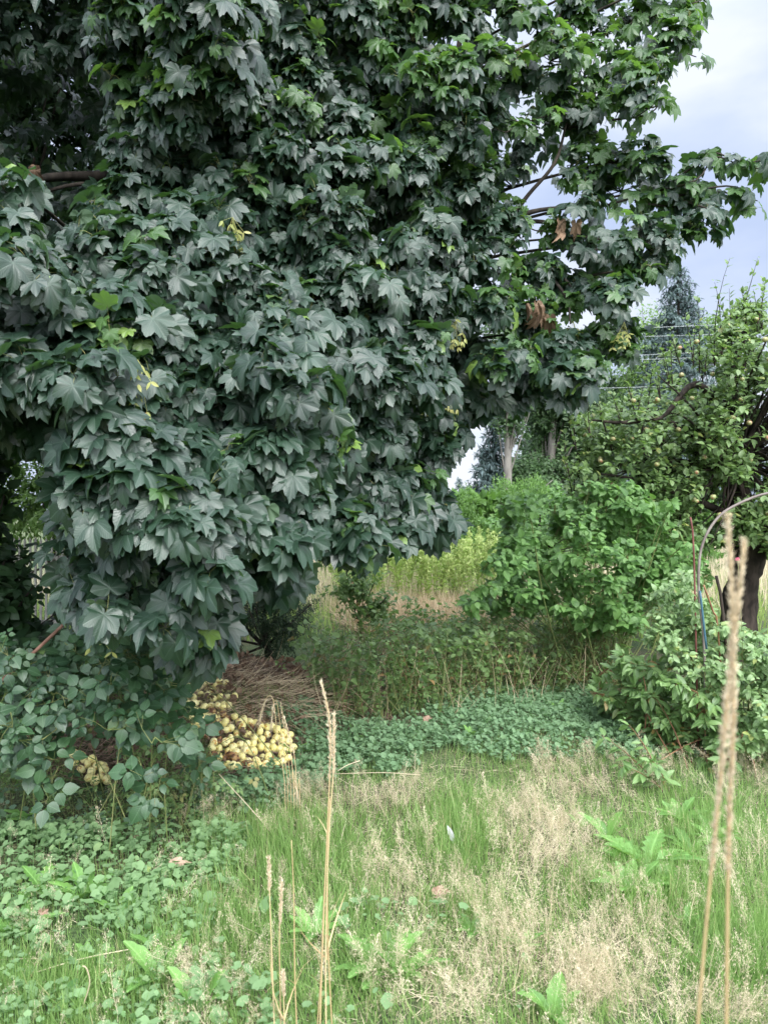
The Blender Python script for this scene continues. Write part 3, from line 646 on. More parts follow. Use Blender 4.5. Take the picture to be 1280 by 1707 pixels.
# thuja hedge
def hedge():
    h = empty('thuja_hedge', (3.0, 18.2, 0), 'bright green thuja hedge across the back of the garden', 'hedge'); b, s = MB(), MB()
    n = 9000; x = rng.uniform(-1.5, 8, n); z = rng.random(n) ** .7 * 2.0; y = 18 + rng.uniform(0, .9, n) - .25 * np.sin(x * 4.1) * 1 + .25 * (z / 2) ** 2
    top = 2.05 + .18 * np.sin(x * 2.3) + .12 * np.sin(x * 7.1); z = np.minimum(z, top)
    B0 = np.stack([x, y, z * top / 2.05], -1); T0 = B0 + nrm(rng.normal(size=(n, 3)) * .35 + np.array([[0, -.35, 1.]])) * rng.uniform(.15, .38, (n, 1))
    shoots(b, None, B0, T0, 6, .09, (QUAD[0] * np.array([.55, 1, 1]), QUAD[1]), t0=.1, side=.45, down=-.2, jit=.25, pet=0, upn=.3, out=(0, -1, 0))
    m = 9000
    O = np.stack([rng.uniform(-1.5, 8, m), rng.uniform(18.25, 18.8, m), rng.uniform(0, 1.9, m)], -1)
    place(b, QUAD, O, nrm(rng.normal(size=(m, 3)) + np.array([[0, -1, 0]])), nrm(rng.normal(size=(m, 3)) + UP), .28, W=1.2)
    for q in np.arange(-1.3, 8, .7): tube(s, [(q, 18.5, -.1), (q + .05, 18.5, .9), (q, 18.5, 1.7)], [.05, .04, .01], 6)
    b.build('foliage', M_thuja, h); s.build('trunk', M_bark, h)
hedge()
# power cables
M_cable = solid('pale cable', (.36, .39, .40), (.46, .49, .50), 3, .5)
for (y0, y1, lab) in [(552, 541, 'topmost pale overhead cable crossing between the maple and the spruce'), (563, 556, 'second overhead cable from the top'), (598, 586, 'third overhead cable from the top, just above a close twin'), (604, 594, 'fourth overhead cable from the top, just below its close twin'), (648, 640, 'lowest overhead cable passing in front of the far trees')]:
    b = MB(); pts = [P(300 + i * 120, y0 + (y1 - y0) * ((300 + i * 120 - 840) / 270) + 4 * math.sin((i - 2) * .35), 19.5) for i in range(10)]
    tube(b, pts, .0055, 6, sub=3); o = b.build('overhead_cable', M_cable); tag(o, lab, 'cable', 'overhead cables')

# ------------------------------------------------------------------ meadow: tall weeds and brown grass beyond
def tall_weed(i):
    b, s = MB(), MB(); n = 3
    B0 = rng.normal(size=(n, 3)) * np.array([.04, .04, 0]); T0 = B0 + np.array([[0, 0, .85]]) + rng.normal(size=(n, 3)) * np.array([.09, .09, .1])
    shoots(b, b, B0, T0, 30, .085, LANCE, lift=0, t0=.2, side=.9, down=.0, jit=.25, r=.004, mp=1)
    n = 40
    for q in range(3):
        a = T0[q] + UP * .0; O = a - UP * (rng.random((n, 1)) * .28) + rng.normal(size=(n, 3)) * .012
        place(b, QUAD, O, nrm(rng.normal(size=(n, 3)) + UP * .2), nrm(rng.normal(size=(n, 3)) * .6 + UP), .055, W=1.5, m=2)
    return b.build('tall_weed', [M_golden, M_stem, M_spire])
labs = ['tall pale green weed with a narrow spire, in the sunny patch beyond the brown grass']
protos = [tall_weed(i) for i in range(4)]
def scatter(protos, pts, cat, labeler, group, smin=.8, smax=1.15, tilt=.08):
    for i, (x, y) in enumerate(pts):
        pr = protos[i % len(protos)]
        args = dict(rz=random.random() * 6.28, sc=random.uniform(smin, smax), tilt=(random.uniform(-tilt, tilt), random.uniform(-tilt, tilt)))
        loc = (float(x), float(y), float(H(x, y)) - .01)
        if i < len(protos): o = pr; o.location = loc; o.rotation_euler = (args['tilt'][0], args['tilt'][1], args['rz']); o.scale = (args['sc'],) * 3
        else: o = copy_tree(pr, loc, args['rz'], args['sc'], tilt=args['tilt'])
        tag(o, labeler(x, y, i), cat, group)
pts = poisson([(560, 0), (860, 0), (860, 100), (560, 100)], 11, 3000)[:90]
pts = [((p[0] - 640) / F * (11.6 + p[1] * .04), 11.6 + p[1] * .04) for p in pts]
scatter(protos, pts, 'weed', lambda x, y, i: 'tall pale green spired weed in the sunny patch behind the brown grass', 'tall weeds in the sunny patch', .85, 1.25)
def grass_mass(name, label, poly_world, n, hgt, mat, width=.006, lean=.35, kind='stuff', lie=0.0, seed=1, cat='grass', zoff=0.0):
    x, y = sample_poly(poly_world, n); z = H(x, y) + zoff
    O = np.stack([x, y, z], -1); a = rng.random(len(x)) * 6.28
    d = np.stack([np.cos(a), np.sin(a), 0 * a], -1)
    Td = nrm(UP * (1 - lie) + d * lean * rng.random((len(x), 1)) * 2 + d * lie)
    S = hgt * rng.uniform(.5, 1.2, len(x)); b = MB()
    place(b, BLADE, O, nrm(d + UP * .3 + rng.normal(size=d.shape) * .3), Td, S, W=width / S, droop=rng.uniform(.0, .5, len(x)))
    o = b.build(name, mat); tag(o, label, cat, kind=kind); return o
W_ = lambda l: [((px - HX) / F * Y, Y) for px, Y in l]
grass_mass('brown_grass', 'flattened patch of brown dead grass before the tall weeds', W_([(590, 9.6), (860, 9.2), (900, 11.8), (560, 12.2)]), 11000, .42, M_brown, .010, .6, lie=.35)
grass_mass('meadow_grass', 'straw coloured meadow grass in the distance behind the shrubs', [(-6, 11.5), (9, 11.5), (16, 30), (-10, 30)], 26000, .55, M_straw, .014, .3)
grass_mass('meadow_undergrowth', 'pale green undergrowth of the far sunny patch', [(-6, 9), (9, 9), (10, 18), (-6, 18)], 14000, .24, M_golden, .014, .4)
blob_tree('meadow_bush', 'yellow green low bush before the hedge under the maple edge', 'bush', (.35, 15.5, 0), [(.5, 15.5, .75, .9, .5, .55), (-.6, 15.5, .6, .7, .5, .5)], 3500, .08, M_golden, trunk=(.02, .01), shootlen=.3)

# ------------------------------------------------------------------ the broadleaf shrub
def poly_shrub(name, label, cat, poly, depth, base, sep, rad, per, leaf, mat, stemmat, tpl, nodes=6, slen=.16, opp=True, holes=(), group=None, stems=18, stem_r=.008, djit=.2, down=.35, second=None, layers=1, W=1.0, side=.9, outw=(0, -.6, 0), rough_n=None, basej=.12):
    t = empty(name, tuple(base), label, cat, group); b, s = MB(), MB()
    allL = []
    for ly in range(layers):
        dd = (lambda px, py, ly=ly: depth(px, py) + ly * .28)
        C, A, Lr, Ls = crown_clusters(poly, dd, sep, rad, per, holes, djit=djit, gap=.22, gs=38)
        B0 = C - A * slen; shoots(b, s, B0, C, nodes, leaf, tpl, lift=.1, t0=.2, side=side, down=down, opp=opp, out=outw, pet=.006, m=0, mp=0, r=.0016, W=W)
        allL.append(Ls); twiggy(s, B0, Lr, .002)
    allL = np.vstack(allL); base = np.array(base, float)
    for i in rng.permutation(len(allL))[:stems]:
        l = allL[i]; r0 = base + rng.normal(size=3) * np.array([basej, basej, 0]); r0[2] = float(H(r0[0], r0[1])) - .03
        tube(s, [r0, r0 * .55 + l * .45 + np.array([0, 0, .10]) + rng.normal(size=3) * .04, l * .85 + r0 * .15 + np.array([0, 0, .05]), l], [stem_r, stem_r * .8, stem_r * .55, stem_r * .25], 5, 0, sub=3)
    b.build('foliage', mat, t); s.build('stems', stemmat, t); return t
SH = [(835, 905), (850, 860), (830, 832), (880, 812), (930, 840), (980, 800), (1050, 805), (1120, 830), (1160, 890), (1180, 960), (1110, 990), (1070, 1040), (1010, 1050), (960, 1040), (930, 1010), (880, 1020), (850, 1010), (770, 1015), (762, 1000), (800, 975), (840, 960), (815, 935)]
fl = lambda v: (lambda px, py: np.full(np.shape(px), v, float))
poly_shrub('broadleaf_shrub', 'large fresh green shrub with broad leaves and bare stems in the centre right', 'shrub', SH, idw([(900, 900, 6.8), (1000, 950, 6.3), (1100, 900, 6.9), (800, 990, 6.5)]), (1.95, 6.95, 0), 34, .17, 10, .085, M_shrub, M_stem, OVATE, nodes=4, layers=3, stems=55, stem_r=.008, basej=.2, djit=.5, slen=.26)
# green bushes between it and the hedge
blob_tree('broadleaf_bush', 'leafy green bush between the hedge and the broadleaf shrub', 'bush', tuple(P(900, 970, 11)), [tuple(P(880, 880, 11)) + (.75, .5, .45), tuple(P(960, 850, 11.5)) + (.9, .5, .5), tuple(P(1060, 870, 11)) + (.9, .5, .6)], 5200, .09, M_shrub, trunk=(.03, .015), tpl=OVAL, shootlen=.3, nodes=6)

# ------------------------------------------------------------------ apple tree
AT = [(960, 700), (1000, 675), (1060, 655), (1095, 625), (1120, 575), (1150, 560), (1180, 590), (1200, 540), (1230, 500), (1290, 500), (1450, 450), (1450, 900), (1290, 925), (1205, 900), (1190, 905), (1130, 890), (1060, 870), (1000, 850), (940, 820), (955, 760), (975, 735)]
ab = (3.6, 8.0, 0)
at_ = empty('apple_tree', ab, 'old apple tree with dark leaning trunk and small reddish apples at the right', 'tree')
b, s = MB(), MB()
Da = idw([(960, 750, 7.6), (1100, 700, 7.2), (1250, 650, 7.0), (1200, 850, 7.0), (1400, 700, 7.4), (1100, 830, 7.2)])
AL = []
for ly in range(6):
    C, A, Lr, Ls = crown_clusters(AT, (lambda x, y, ly=ly: Da(x, y) + ly * .38), 29, .19, 10, djit=.4, gap=.34 if ly < 4 else .2, gs=48)
    B0 = C - A * .2
    shoots(b, s, B0, C, 7, .075, OVAL, lift=.15, t0=.05, side=.9, down=.1, out=(0, -.35, 0), pet=.012, r=.002)
    if ly < 3: AL.append(Ls); twiggy(s, B0, Lr, .0028)
AL = np.vstack(AL)
# upright water shoots
for path in [[(1190, 600, 7.4), (1205, 520, 7.4), (1216, 430, 7.4)], [(1230, 560, 7.3), (1245, 490, 7.3)], [(1165, 620, 7.4), (1150, 545, 7.4), (1162, 492, 7.4)], [(1262, 540, 7.3), (1275, 465, 7.3)], [(1120, 640, 7.4), (1118, 560, 7.4)], [(1010, 720, 7.5), (985, 660, 7.5)], [(1060, 700, 7.4), (1075, 630, 7.4)], [(1200, 560, 7.4), (1190, 470, 7.4)], [(1230, 540, 7.4), (1262, 430, 7.4)]] + [[(q[0], q[1] + 40, 7.4), (q[0] + random.uniform(-22, 12), q[1] - random.uniform(10, 45), 7.4)] for q in [(960, 710), (985, 690), (1010, 680), (1035, 668), (1060, 660), (1080, 645), (1100, 625), (1115, 600), (1135, 575), (1155, 570), (1175, 585), (1190, 570), (1205, 545), (1220, 520), (1245, 510), (1270, 510), (950, 760), (955, 790)] * 2]:
    p = [P(*q) for q in path]; shoots(b, s, np.array([p[0]]), np.array([p[-1]]), 16, .065, OVAL, lift=0, t0=.05, side=.8, down=-.1, r=.006, pet=.012)
b.build('crown', M_apple_l, at_)
k_ = MB(); T0 = np.array(P(1228, 1060, 8.0)); T0[2] = -.1
tube(k_, [T0, P(1232, 1010, 8), P(1240, 960, 8), P(1250, 915, 8), P(1240, 870, 8), P(1225, 800, 8), P(1200, 740, 8)], [.21, .17, .15, .17, .13, .11, .07], 12, 0, .22, sub=5)
k_.build('trunk', M_barkd, at_)
for path, r in [([(1246, 925, 8), (1285, 890, 7.9), (1350, 850, 7.8), (1450, 800, 7.7)], [.13, .11, .09, .05]),
                ([(1225, 800, 8), (1180, 740, 7.8), (1100, 700, 7.5), (1040, 705, 7.4), (985, 700, 7.4)], [.06, .04, .03, .02, .008]),
                ([(1200, 740, 8), (1215, 660, 7.8), (1230, 590, 7.6), (1250, 520, 7.5)], [.08, .05, .035, .012]),
                ([(1215, 700, 8), (1160, 640, 7.6), (1110, 690, 7.2), (1090, 700, 7.1)], [.05, .035, .02, .01]),
                ([(1240, 870, 8), (1150, 830, 7.6), (1060, 800, 7.5), (1000, 790, 7.5)], [.05, .03, .02, .008])]:
    q = MB(); tube(q, [P(*a) for a in path], r, 8, 0, .2, sub=4); q.build('limb', M_barkd, at_)
for l in AL[::4]:
    hub = np.array(P(1222, 780, 7.9)); tube(s, [hub, (hub + l) / 2 + np.array([0, 0, .15]) + rng.normal(size=3) * .08, l], [.02, .012, .004], 5, 0, sub=3)
s.build('twigs', M_barkd, at_)
def apple_mesh(name, mat, dent=.0, seed=0):
    r = np.random.default_rng(seed); n, k = 11, 14; V = []; T = []
    for i in range(n):
        a = math.pi * i / (n - 1); rr = math.sin(a) * (1 + .08 * math.cos(a)); z = math.cos(a) * .9
        z -= .28 * math.exp(-(rr / .3) ** 2) * (1 if a < 1.5 else -.7)
        for j in range(k):
            t = 2 * math.pi * j / k; q = rr * (1 + .03 * math.sin(5 * t) * (a > 1.8)) * (1 + dent * .12 * math.sin(2 * t + seed))
            V.append((q * math.cos(t), q * math.sin(t), z * (1 + dent * .1 * math.cos(t + seed))))
    for i in range(n - 1):
        for j in range(k):
            q = (j + 1) % k; T += [(i * k + j, (i + 1) * k + j, (i + 1) * k + q), (i * k + j, (i + 1) * k + q, i * k + q)]
    b = MB(); V = np.array(V); b.add(V, np.array(T), np.zeros_like(V), 0)
    tube(b, [(0, 0, .55), (.03, .02, .85), (.12, .03, 1.12)], [.05, .04, .05], 5, 1)
    o = b.build(name, [mat, M_twigs]); return o
def apple_mat(name, c1, c2, c3, thr, rough=.35):
    m = bpy.data.materials.new(name); m.use_nodes = True; nt = m.node_tree; pb = nt.nodes['Principled BSDF']
    tc = nt.nodes.new('ShaderNodeTexCoord'); oi = nt.nodes.new('ShaderNodeObjectInfo')
    ad = nt.nodes.new('ShaderNodeVectorMath'); ad.operation = 'ADD'; nt.links.new(tc.outputs['Object'], ad.inputs[0])
    sc_ = nt.nodes.new('ShaderNodeVectorMath'); sc_.operation = 'SCALE'; sc_.inputs[0].default_value = (37, 11, 53); nt.links.new(oi.outputs['Random'], sc_.inputs['Scale']); nt.links.new(sc_.outputs[0], ad.inputs[1])
    no = nt.nodes.new('ShaderNodeTexNoise'); nt.links.new(ad.outputs[0], no.inputs[0]); no.inputs['Scale'].default_value = 1.1; no.inputs['Detail'].default_value = 3
    n2 = nt.nodes.new('ShaderNodeTexNoise'); nt.links.new(ad.outputs[0], n2.inputs[0]); n2.inputs['Scale'].default_value = 5; n2.inputs['Detail'].default_value = 4
    base = mix(nt, oi.outputs['Random'], c1, c2)
    base = mix(nt, ramp(nt, no.outputs[0], [(thr, (0, 0, 0)), (thr + .06, (1, 1, 1))]), base, c3)
    base = mix(nt, ramp(nt, n2.outputs[0], [(.68, (0, 0, 0)), (.74, (.6, .6, .6))]), base, tuple(c * .45 for c in c3))
    nt.links.new(base, pb.inputs['Base Color']); pb.inputs['Roughness'].default_value = rough
    b_ = nt.nodes.new('ShaderNodeBump'); b_.inputs['Strength'].default_value = .15; nt.links.new(n2.outputs[0], b_.inputs['Height']); nt.links.new(b_.outputs[0], pb.inputs['Normal'])
    return m
MA1 = apple_mat('yellow apple skin', (.86, .76, .28), (.92, .84, .42), (.66, .38, .11), .59)
MA2 = apple_mat('rotting apple skin', (.50, .34, .12), (.30, .15, .06), (.12, .05, .025), .48, .6)
MA3 = apple_mat('blushed apple skin', (.24, .30, .11), (.36, .32, .16), (.40, .17, .11), .55)
ta = apple_mesh('apple', MA3, .2, 5)
cand = poisson([(950, 560), (1285, 470), (1285, 880), (950, 800)], 24, 4000)
cand = [c for c in cand if inpoly(c[0], c[1], AT)][:95]
fixed = [(1025, 570), (1013, 590), (1135, 625), (975, 725), (1055, 668), (1040, 735), (1000, 765), (1020, 808), (1050, 830), (1155, 833), (1215, 858), (1095, 667), (1160, 570), (1132, 580)]
allp = fixed + [tuple(c) for c in cand[:30]]
for i, (ax, ay) in enumerate(allp):
    o = ta if i == 0 else ta.copy()
    if i: COL.objects.link(o)
    p = P(ax, ay, float(Da(ax, ay)) - .12 + random.uniform(-.1, .15)); o.parent = at_
    o.location = Vector(p) - Vector(ab); o.scale = (random.uniform(.021, .028),) * 3; o.rotation_euler = (random.uniform(-.5, .5), random.uniform(-.5, .5), random.random() * 6)

# ------------------------------------------------------------------ right hand shrubs
RO = [(1085, 985), (1125, 950), (1160, 945), (1185, 985), (1215, 1035), (1290, 1060), (1400, 1080), (1400, 1290), (1290, 1290), (1240, 1240), (1180, 1180), (1120, 1100), (1080, 1060)]
poly_shrub('rose_bush', 'pale green rose bush climbing round the metal arch at the right', 'shrub', RO, idw([(1100, 1000, 4.9), (1200, 1100, 4.7), (1300, 1200, 4.4)]), (2.35, 4.95, 0), 30, .13, 9, .048, M_rose, M_stem, OVAL, nodes=6, layers=3, opp=True, stems=26, stem_r=.006, basej=.25, slen=.2)
FO = [(1000, 1120), (1040, 1090), (1090, 1100), (1130, 1130), (1200, 1180), (1240, 1230), (1230, 1280), (1180, 1290), (1120, 1270), (1085, 1225), (1050, 1200), (1010, 1175), (985, 1150)]
poly_shrub('leafy_shrub', 'mid green shrub with pointed leaves and reddish stems below the rose bush', 'shrub', FO, idw([(1050, 1150, 5.2), (1150, 1200, 4.75), (1220, 1250, 4.5)]), (1.95, 4.95, 0), 30, .12, 8, .085, M_forsy, M_stemr, oval_tpl(.42, 6, .8, .12), nodes=5, layers=3, opp=True, stems=30, stem_r=.005, basej=.25, slen=.2)
# outlying shoots of the leafy shrub
b, s = MB(), MB()
sp = empty('arching_shoot', (1.6, 4.6, 0), 'arching leafy shoot with reddish tinged leaves before the right shrub', 'plant')
for path in [[(1115, 1330, 4.3), (1040, 1200, 4.4)], [(1115, 1330, 4.3), (1080, 1260, 4.3)], [(1115, 1330, 4.3), (1085, 1270, 4.1)], [(1115, 1330, 4.3), (1030, 1275, 4.1)], [(1115, 1330, 4.3), (1000, 1225, 4.5)]]:
    p = [P(*q) for q in path]; shoots(b, s, np.array([p[0]]), np.array([p[1]]), 9, .075, oval_tpl(.42, 6, .8, .12), lift=.2, t0=.25, side=.9, down=.15, opp=True, r=.004)
b.build('foliage', M_forsy, sp); s.build('stems', M_stemr, sp)

# metal arch, stakes
M_tube = solid('weathered metal tube', (.13, .10, .09), (.26, .22, .20), 9, .55, .5)
b = MB(); tube(b, [P(1176, 1290, 4.8), P(1173, 1080, 4.8), P(1165, 1000, 4.8), P(1164, 950, 4.8), P(1170, 908, 4.8), P(1190, 870, 4.8), P(1220, 845, 4.8), P(1280, 822, 4.8), P(1350, 822, 4.8), P(1420, 850, 4.8), P(1460, 920, 4.8), P(1468, 1290, 4.8)], .0085, 10, sub=5)
o = b.build('plant_arch', M_tube); tag(o, 'thin weathered metal arch curving out of the rose bush past the right edge', 'arch')
M_blue = solid('blue plastic rod', (.03, .08, .12), (.05, .12, .17), 6, .4, .5)
b = MB(); tube(b, [P(1166, 985, 4.76), P(1171, 1030, 4.76), P(1177, 1082, 4.76)], .007, 8, sub=3); o = b.build('plant_stake', M_blue); tag(o, 'short blue rod tied along the leg of the metal arch', 'stake')
M_redst = solid('rusty red rod', (.13, .045, .04), (.21, .08, .065), 10, .6)
b = MB(); tube(b, [P(1150, 862, 4.9), P(1156, 930, 4.9), P(1164, 1290, 4.9)], .006, 8, sub=3); o = b.build('plant_stake', M_redst); tag(o, 'thin rusty red stake left of the metal arch', 'stake')
b = MB(); tube(b, [P(1193, 960, 5.0), P(1204, 1020, 5.0), P(1225, 1260, 5.0)], .010, 8, sub=3); o = b.build('plant_stake', M_barkd); tag(o, 'dark wooden stake right of the blue rod among the roses', 'stake')
b = MB(); tube(b, [P(1172, 975, 4.85), P(1188, 1020, 4.85), P(1196, 1050, 4.85), P(1210, 1260, 4.85)], .006, 8, sub=3); o = b.build('plant_stake', M_stemr); tag(o, 'slim brown stake leaning between the blue rod and the dark stake', 'stake')
b = MB(); n = 14; M_pink = solid('pink petal', (.75, .15, .30), (.85, .28, .42), 20, .5)
c0 = P(1229, 934, 4.7); place(b, ROUND, np.repeat(c0[None], n, 0), nrm(rng.normal(size=(n, 3)) + np.array([[0, -1, .3]])), nrm(rng.normal(size=(n, 3)) * .8 + UP), .018, droop=.2)
tube(b, [c0, P(1232, 980, 4.75), P(1236, 1060, 4.8), P(1240, 1250, 4.8)], .002, 5, 1)
o = b.build('rose_flower', [M_pink, M_stem]); tag(o, 'single small pink rose on a thin stem beside the apple trunk', 'flower')

# rusty pole at left
b = MB(); tube(b, [P(-60, 1190, 3.3), P(60, 1085, 3.5), P(148, 1002, 3.7), P(230, 925, 3.9)], .0085, 8); M_rust = solid('rust', (.14, .07, .05), (.26, .15, .11), 20, .8)
o = b.build('garden_pole', M_rust); tag(o, 'rusty brown pole leaning diagonally over the bramble at the left', 'pole')

# ------------------------------------------------------------------ bramble at left
def trifoliate(mb, mbs, C, A, k, size, pet=.06, tpl=OVATE, m=0, mp=0, out=(0, -.6, 0), nl=3):
    n = len(C); C2 = np.repeat(C, k, 0); A2 = np.repeat(A, k, 0)
    a = np.tile(np.arange(k) * 2.4, n) + np.repeat(rng.random(n) * 6.28, k)
    X = nrm(np.cross(A2, nrm(rng.normal(size=A2.shape)))); Y = np.cross(A2, X); Rd = np.cos(a)[:, None] * X + np.sin(a)[:, None] * Y
    O = C2 + nrm(Rd + A2 * .6) * (pet * rng.uniform(.6, 1.3, n * k))[:, None]
    Nn = nrm(A2 * .4 + UP * .7 + np.array(out) + rng.normal(size=A2.shape) * .25)
    T0 = Rd + A2 * .3 - UP * .35; T0 = nrm(T0 - (T0 * Nn).sum(1, keepdims=True) * Nn); Xs = np.cross(T0, Nn)
    S = size * rng.uniform(.45, 1.3, n * k); r = rng.random(n * k)
    for q in range(nl):
        an = [0, 1.25, -1.25, 2.3, -2.3][q]; Td = nrm(math.cos(an) * T0 + math.sin(an) * Xs - Nn * .15)
        place(mb, tpl, O + Td * .008 + (T0 * (.2 * S[:, None]) if q == 0 else 0), nrm(Nn + rng.normal(size=Nn.shape) * .1), Td, S * (1 if q == 0 else .82), W=rng.uniform(.95, 1.15, n * k), droop=rng.uniform(0, .25, n * k), m=m, rnd=r)
    if mbs is not None: sticks(mbs, C2, O, .0012, .001, mp)
BR = [(-60, 1040), (20, 1090), (80, 1080), (150, 1040), (220, 1085), (300, 1120), (330, 1150), (335, 1200), (330, 1240), (290, 1225), (240, 1230), (195, 1222), (115, 1200), (80, 1250), (0, 1265), (-80, 1260)]
def bramble(name, label, poly, dv, base, sep, per, size, layers=3, group=None, k=3):
    t = empty(name, base, label, 'bramble', group); b, s = MB(), MB(); LL = []
    for ly in range(layers):
        C, A, Lr, Ls = crown_clusters(poly, (lambda x, y, ly=ly: dv(x, y) + ly * .22), sep, .12, per, djit=.15)
        trifoliate(b, s, C, A, k, size, tpl=ROUNDL); twiggy(s, C, Lr, .0018); LL.append(Ls)
    LL = np.vstack(LL)
    for l in LL[rng.permutation(len(LL))[:5]]:
        r0 = np.array(base) + rng.normal(size=3) * np.array([.3, .1, 0]); r0[2] = float(H(r0[0], r0[1])) - .02
        tube(s, [r0, r0 * .5 + l * .5 + np.array([0, 0, .2]), l], [.003, .0025, .0015], 5, 0, sub=4)
    b.build('foliage', M_bramble, t); s.build('stems', M_stem, t)
bramble('bramble_bush', 'dense dark green bramble with round leaflets at the left beside the apple heap', BR, idw([(50, 1150, 3.3), (200, 1200, 3.25), (310, 1150, 3.6), (100, 1080, 3.7)]), (-1.25, 3.95, 0), 42, 5, .056, layers=2)
bramble('bramble_shoot', 'bramble shoot with lighter leaves hanging low in front of the heap', [(215, 1215), (250, 1205), (300, 1240), (290, 1330), (250, 1350), (215, 1290)], fl(3.25), (-1.05, 3.45, 0), 44, 2, .066, layers=1)
bramble('bramble_shoot', 'small bramble shoot with three leaflets in front of the lower apples', [(325, 1230), (365, 1230), (365, 1290), (325, 1290)], fl(3.7), (-.95, 3.75, 0), 28, 2, .055, layers=1)
bramble('bramble_shoot', 'glossy bright green shoot at the left edge below the bramble', [(20, 1230), (100, 1230), (110, 1300), (70, 1345), (40, 1300)], fl(3.4), (-1.6, 3.6, 0), 34, 2, .06, layers=1)
bramble('bramble_shoot', 'shaded bramble shoot right of the pole base under the maple', [(130, 1030), (230, 1050), (330, 1090), (320, 1130), (200, 1130), (130, 1090)], fl(3.9), (-1.5, 4.2, 0), 40, 5, .07, layers=2)

# ------------------------------------------------------------------ compost heap cover: dead twigs and dry grass
def twig_mass():
    n = 28000; a = rng.random(n) * 6.28; r = np.sqrt(rng.random(n)) * 1.08
    x = -1.5 + 1.45 * r * np.cos(a) * np.where(np.cos(a) > 0, 1.22, 1); y = 6 + 1.65 * r * np.sin(a); q = (y < 6.5) & (y > 4.3 + (x > -.5) * .9); x, y = x[q], y[q]; n = len(x)
    th = rng.random(n) * 6.28; d = np.stack([np.cos(th), np.sin(th) * .6, rng.normal(size=n) * .2], -1); Ln = rng.uniform(.05, .24, n)
    O = np.stack([x, y, H(x, y) + rng.random(n) * .05], -1); E = O + nrm(d) * Ln[:, None]; E[:, 2] = H(E[:, 0], E[:, 1]) + rng.random(n) * .06
    b = MB(); place(b, BLADE, O, nrm(rng.normal(size=(n, 3)) + UP * 1.5), nrm(E - O), Ln, W=.006 / Ln, droop=rng.uniform(-.3, .3, n)); o = b.build('compost_litter', M_twigs)
    tag(o, 'brown litter of dead stems and dry clippings covering the compost heap', 'litter', kind='stuff')
    n = 1600; x = rng.uniform(-1.8, .2, n); y = rng.uniform(4.5, 6.6, n); q = H(x, y) > .06; x, y = x[q], y[q]; n = len(x)
    b = MB(); place(b, ROUNDL, np.stack([x, y, H(x, y) + .03 + rng.random(n) * .05], -1), nrm(rng.normal(size=(n, 3)) * .8 + UP), nrm(rng.normal(size=(n, 3))), rng.uniform(.02, .06, n), droop=rng.uniform(0, .9, n), fold=rng.uniform(0, .6, n)); o = b.build('leaf_litter', M_deadtree)
    tag(o, 'withered brown leaves strewn over the compost heap', 'leaf litter', kind='stuff')
    n = 1500; x = rng.uniform(-1.5, -.3, n); y = rng.uniform(4.5, 6, n); q = H(x, y) > .12; x, y = x[q], y[q]; n = len(x); th = rng.normal(size=n) * .7
    b = MB(); Ln = rng.uniform(.15, .4, n); O = np.stack([x, y, H(x, y) + .03], -1); place(b, BLADE, O, nrm(rng.normal(size=(n, 3)) + UP), nrm(np.stack([np.cos(th), np.sin(th) * .6, rng.random(n) * .5], -1)), Ln, W=.004 / Ln, droop=rng.uniform(.2, .9, n)); o = b.build('dry_clippings', M_brown)
    tag(o, 'paler dry grass clippings strewn over the compost heap', 'clippings', kind='stuff')
twig_mass()

# ------------------------------------------------------------------ windfall apples
ya = [apple_mesh('windfall_apple', MA1, .3, 1), apple_mesh('windfall_apple', MA1, .9, 2)]; ra = [apple_mesh('windfall_apple', MA2, 1.4, 3)]
HEAPS = [([(316, 1128), (345, 1130), (392, 1163), (394, 1180), (368, 1196), (352, 1215), (322, 1222), (312, 1180)], 8.8, 'upper', .05),
         ([(322, 1196), (355, 1200), (420, 1204), (440, 1226), (400, 1232), (372, 1228), (330, 1235)], 9, 'middle', .32),
         ([(428, 1222), (458, 1216), (490, 1240), (489, 1270), (462, 1290), (425, 1288), (420, 1256)], 9.2, 'lower right', .10),
         ([(352, 1246), (395, 1240), (425, 1256), (430, 1288), (400, 1292), (362, 1292), (350, 1272)], 9.2, 'lower left', .18),
         ([(120, 1266), (140, 1268), (178, 1290), (182, 1312), (150, 1315), (128, 1290)], 10, 'separate', .1)]
LBL = {'upper': 'yellow windfall apple in the upper part of the heap beside the bramble',
       'middle': 'yellow windfall apple among the brown rotting ones in the middle of the heap',
       'lower right': 'yellow windfall apple at the lower right end of the heap',
       'lower left': 'yellow windfall apple at the lower left foot of the heap',
       'separate': 'pale yellow windfall apple in the small separate pile under the bramble'}
LBR = {k: v.replace('yellow', 'brown rotting').replace('pale ', '').replace('among the brown rotting ones ', 'with others ') for k, v in LBL.items()}
used = {0: False, 1: False, 2: False}; cnt = 0
def put_apple(px, py, lab, rot, group, lift=0.0):
    global cnt
    X, Y = ground_at(px, py); x, y = float(X[0]), float(Y[0]); k = 2 if rot else random.randint(0, 1)
    pr = (ya + ra)[k]; o = pr if not used[k] else pr.copy()
    if used[k]: COL.objects.link(o)
    used[k] = True; r = random.uniform(.025, .031); o.scale = (r, r, r * .92)
    o.location = (x, y, float(H(x, y)) + r * .75 + lift); o.rotation_euler = (random.random() * 6, random.random() * 6, random.random() * 6)
    tag(o, lab, 'apple', group); cnt += 1
for poly, sep, key, pr_ in HEAPS:
    for (a, c) in poisson(poly, sep, 3000):
        rot = random.random() < pr_
        put_apple(a, c, (LBR if rot else LBL)[key], rot, 'windfall apples on the heap' if key != 'separate' else 'windfall apples in the small pile', lift=random.uniform(.01, .045))
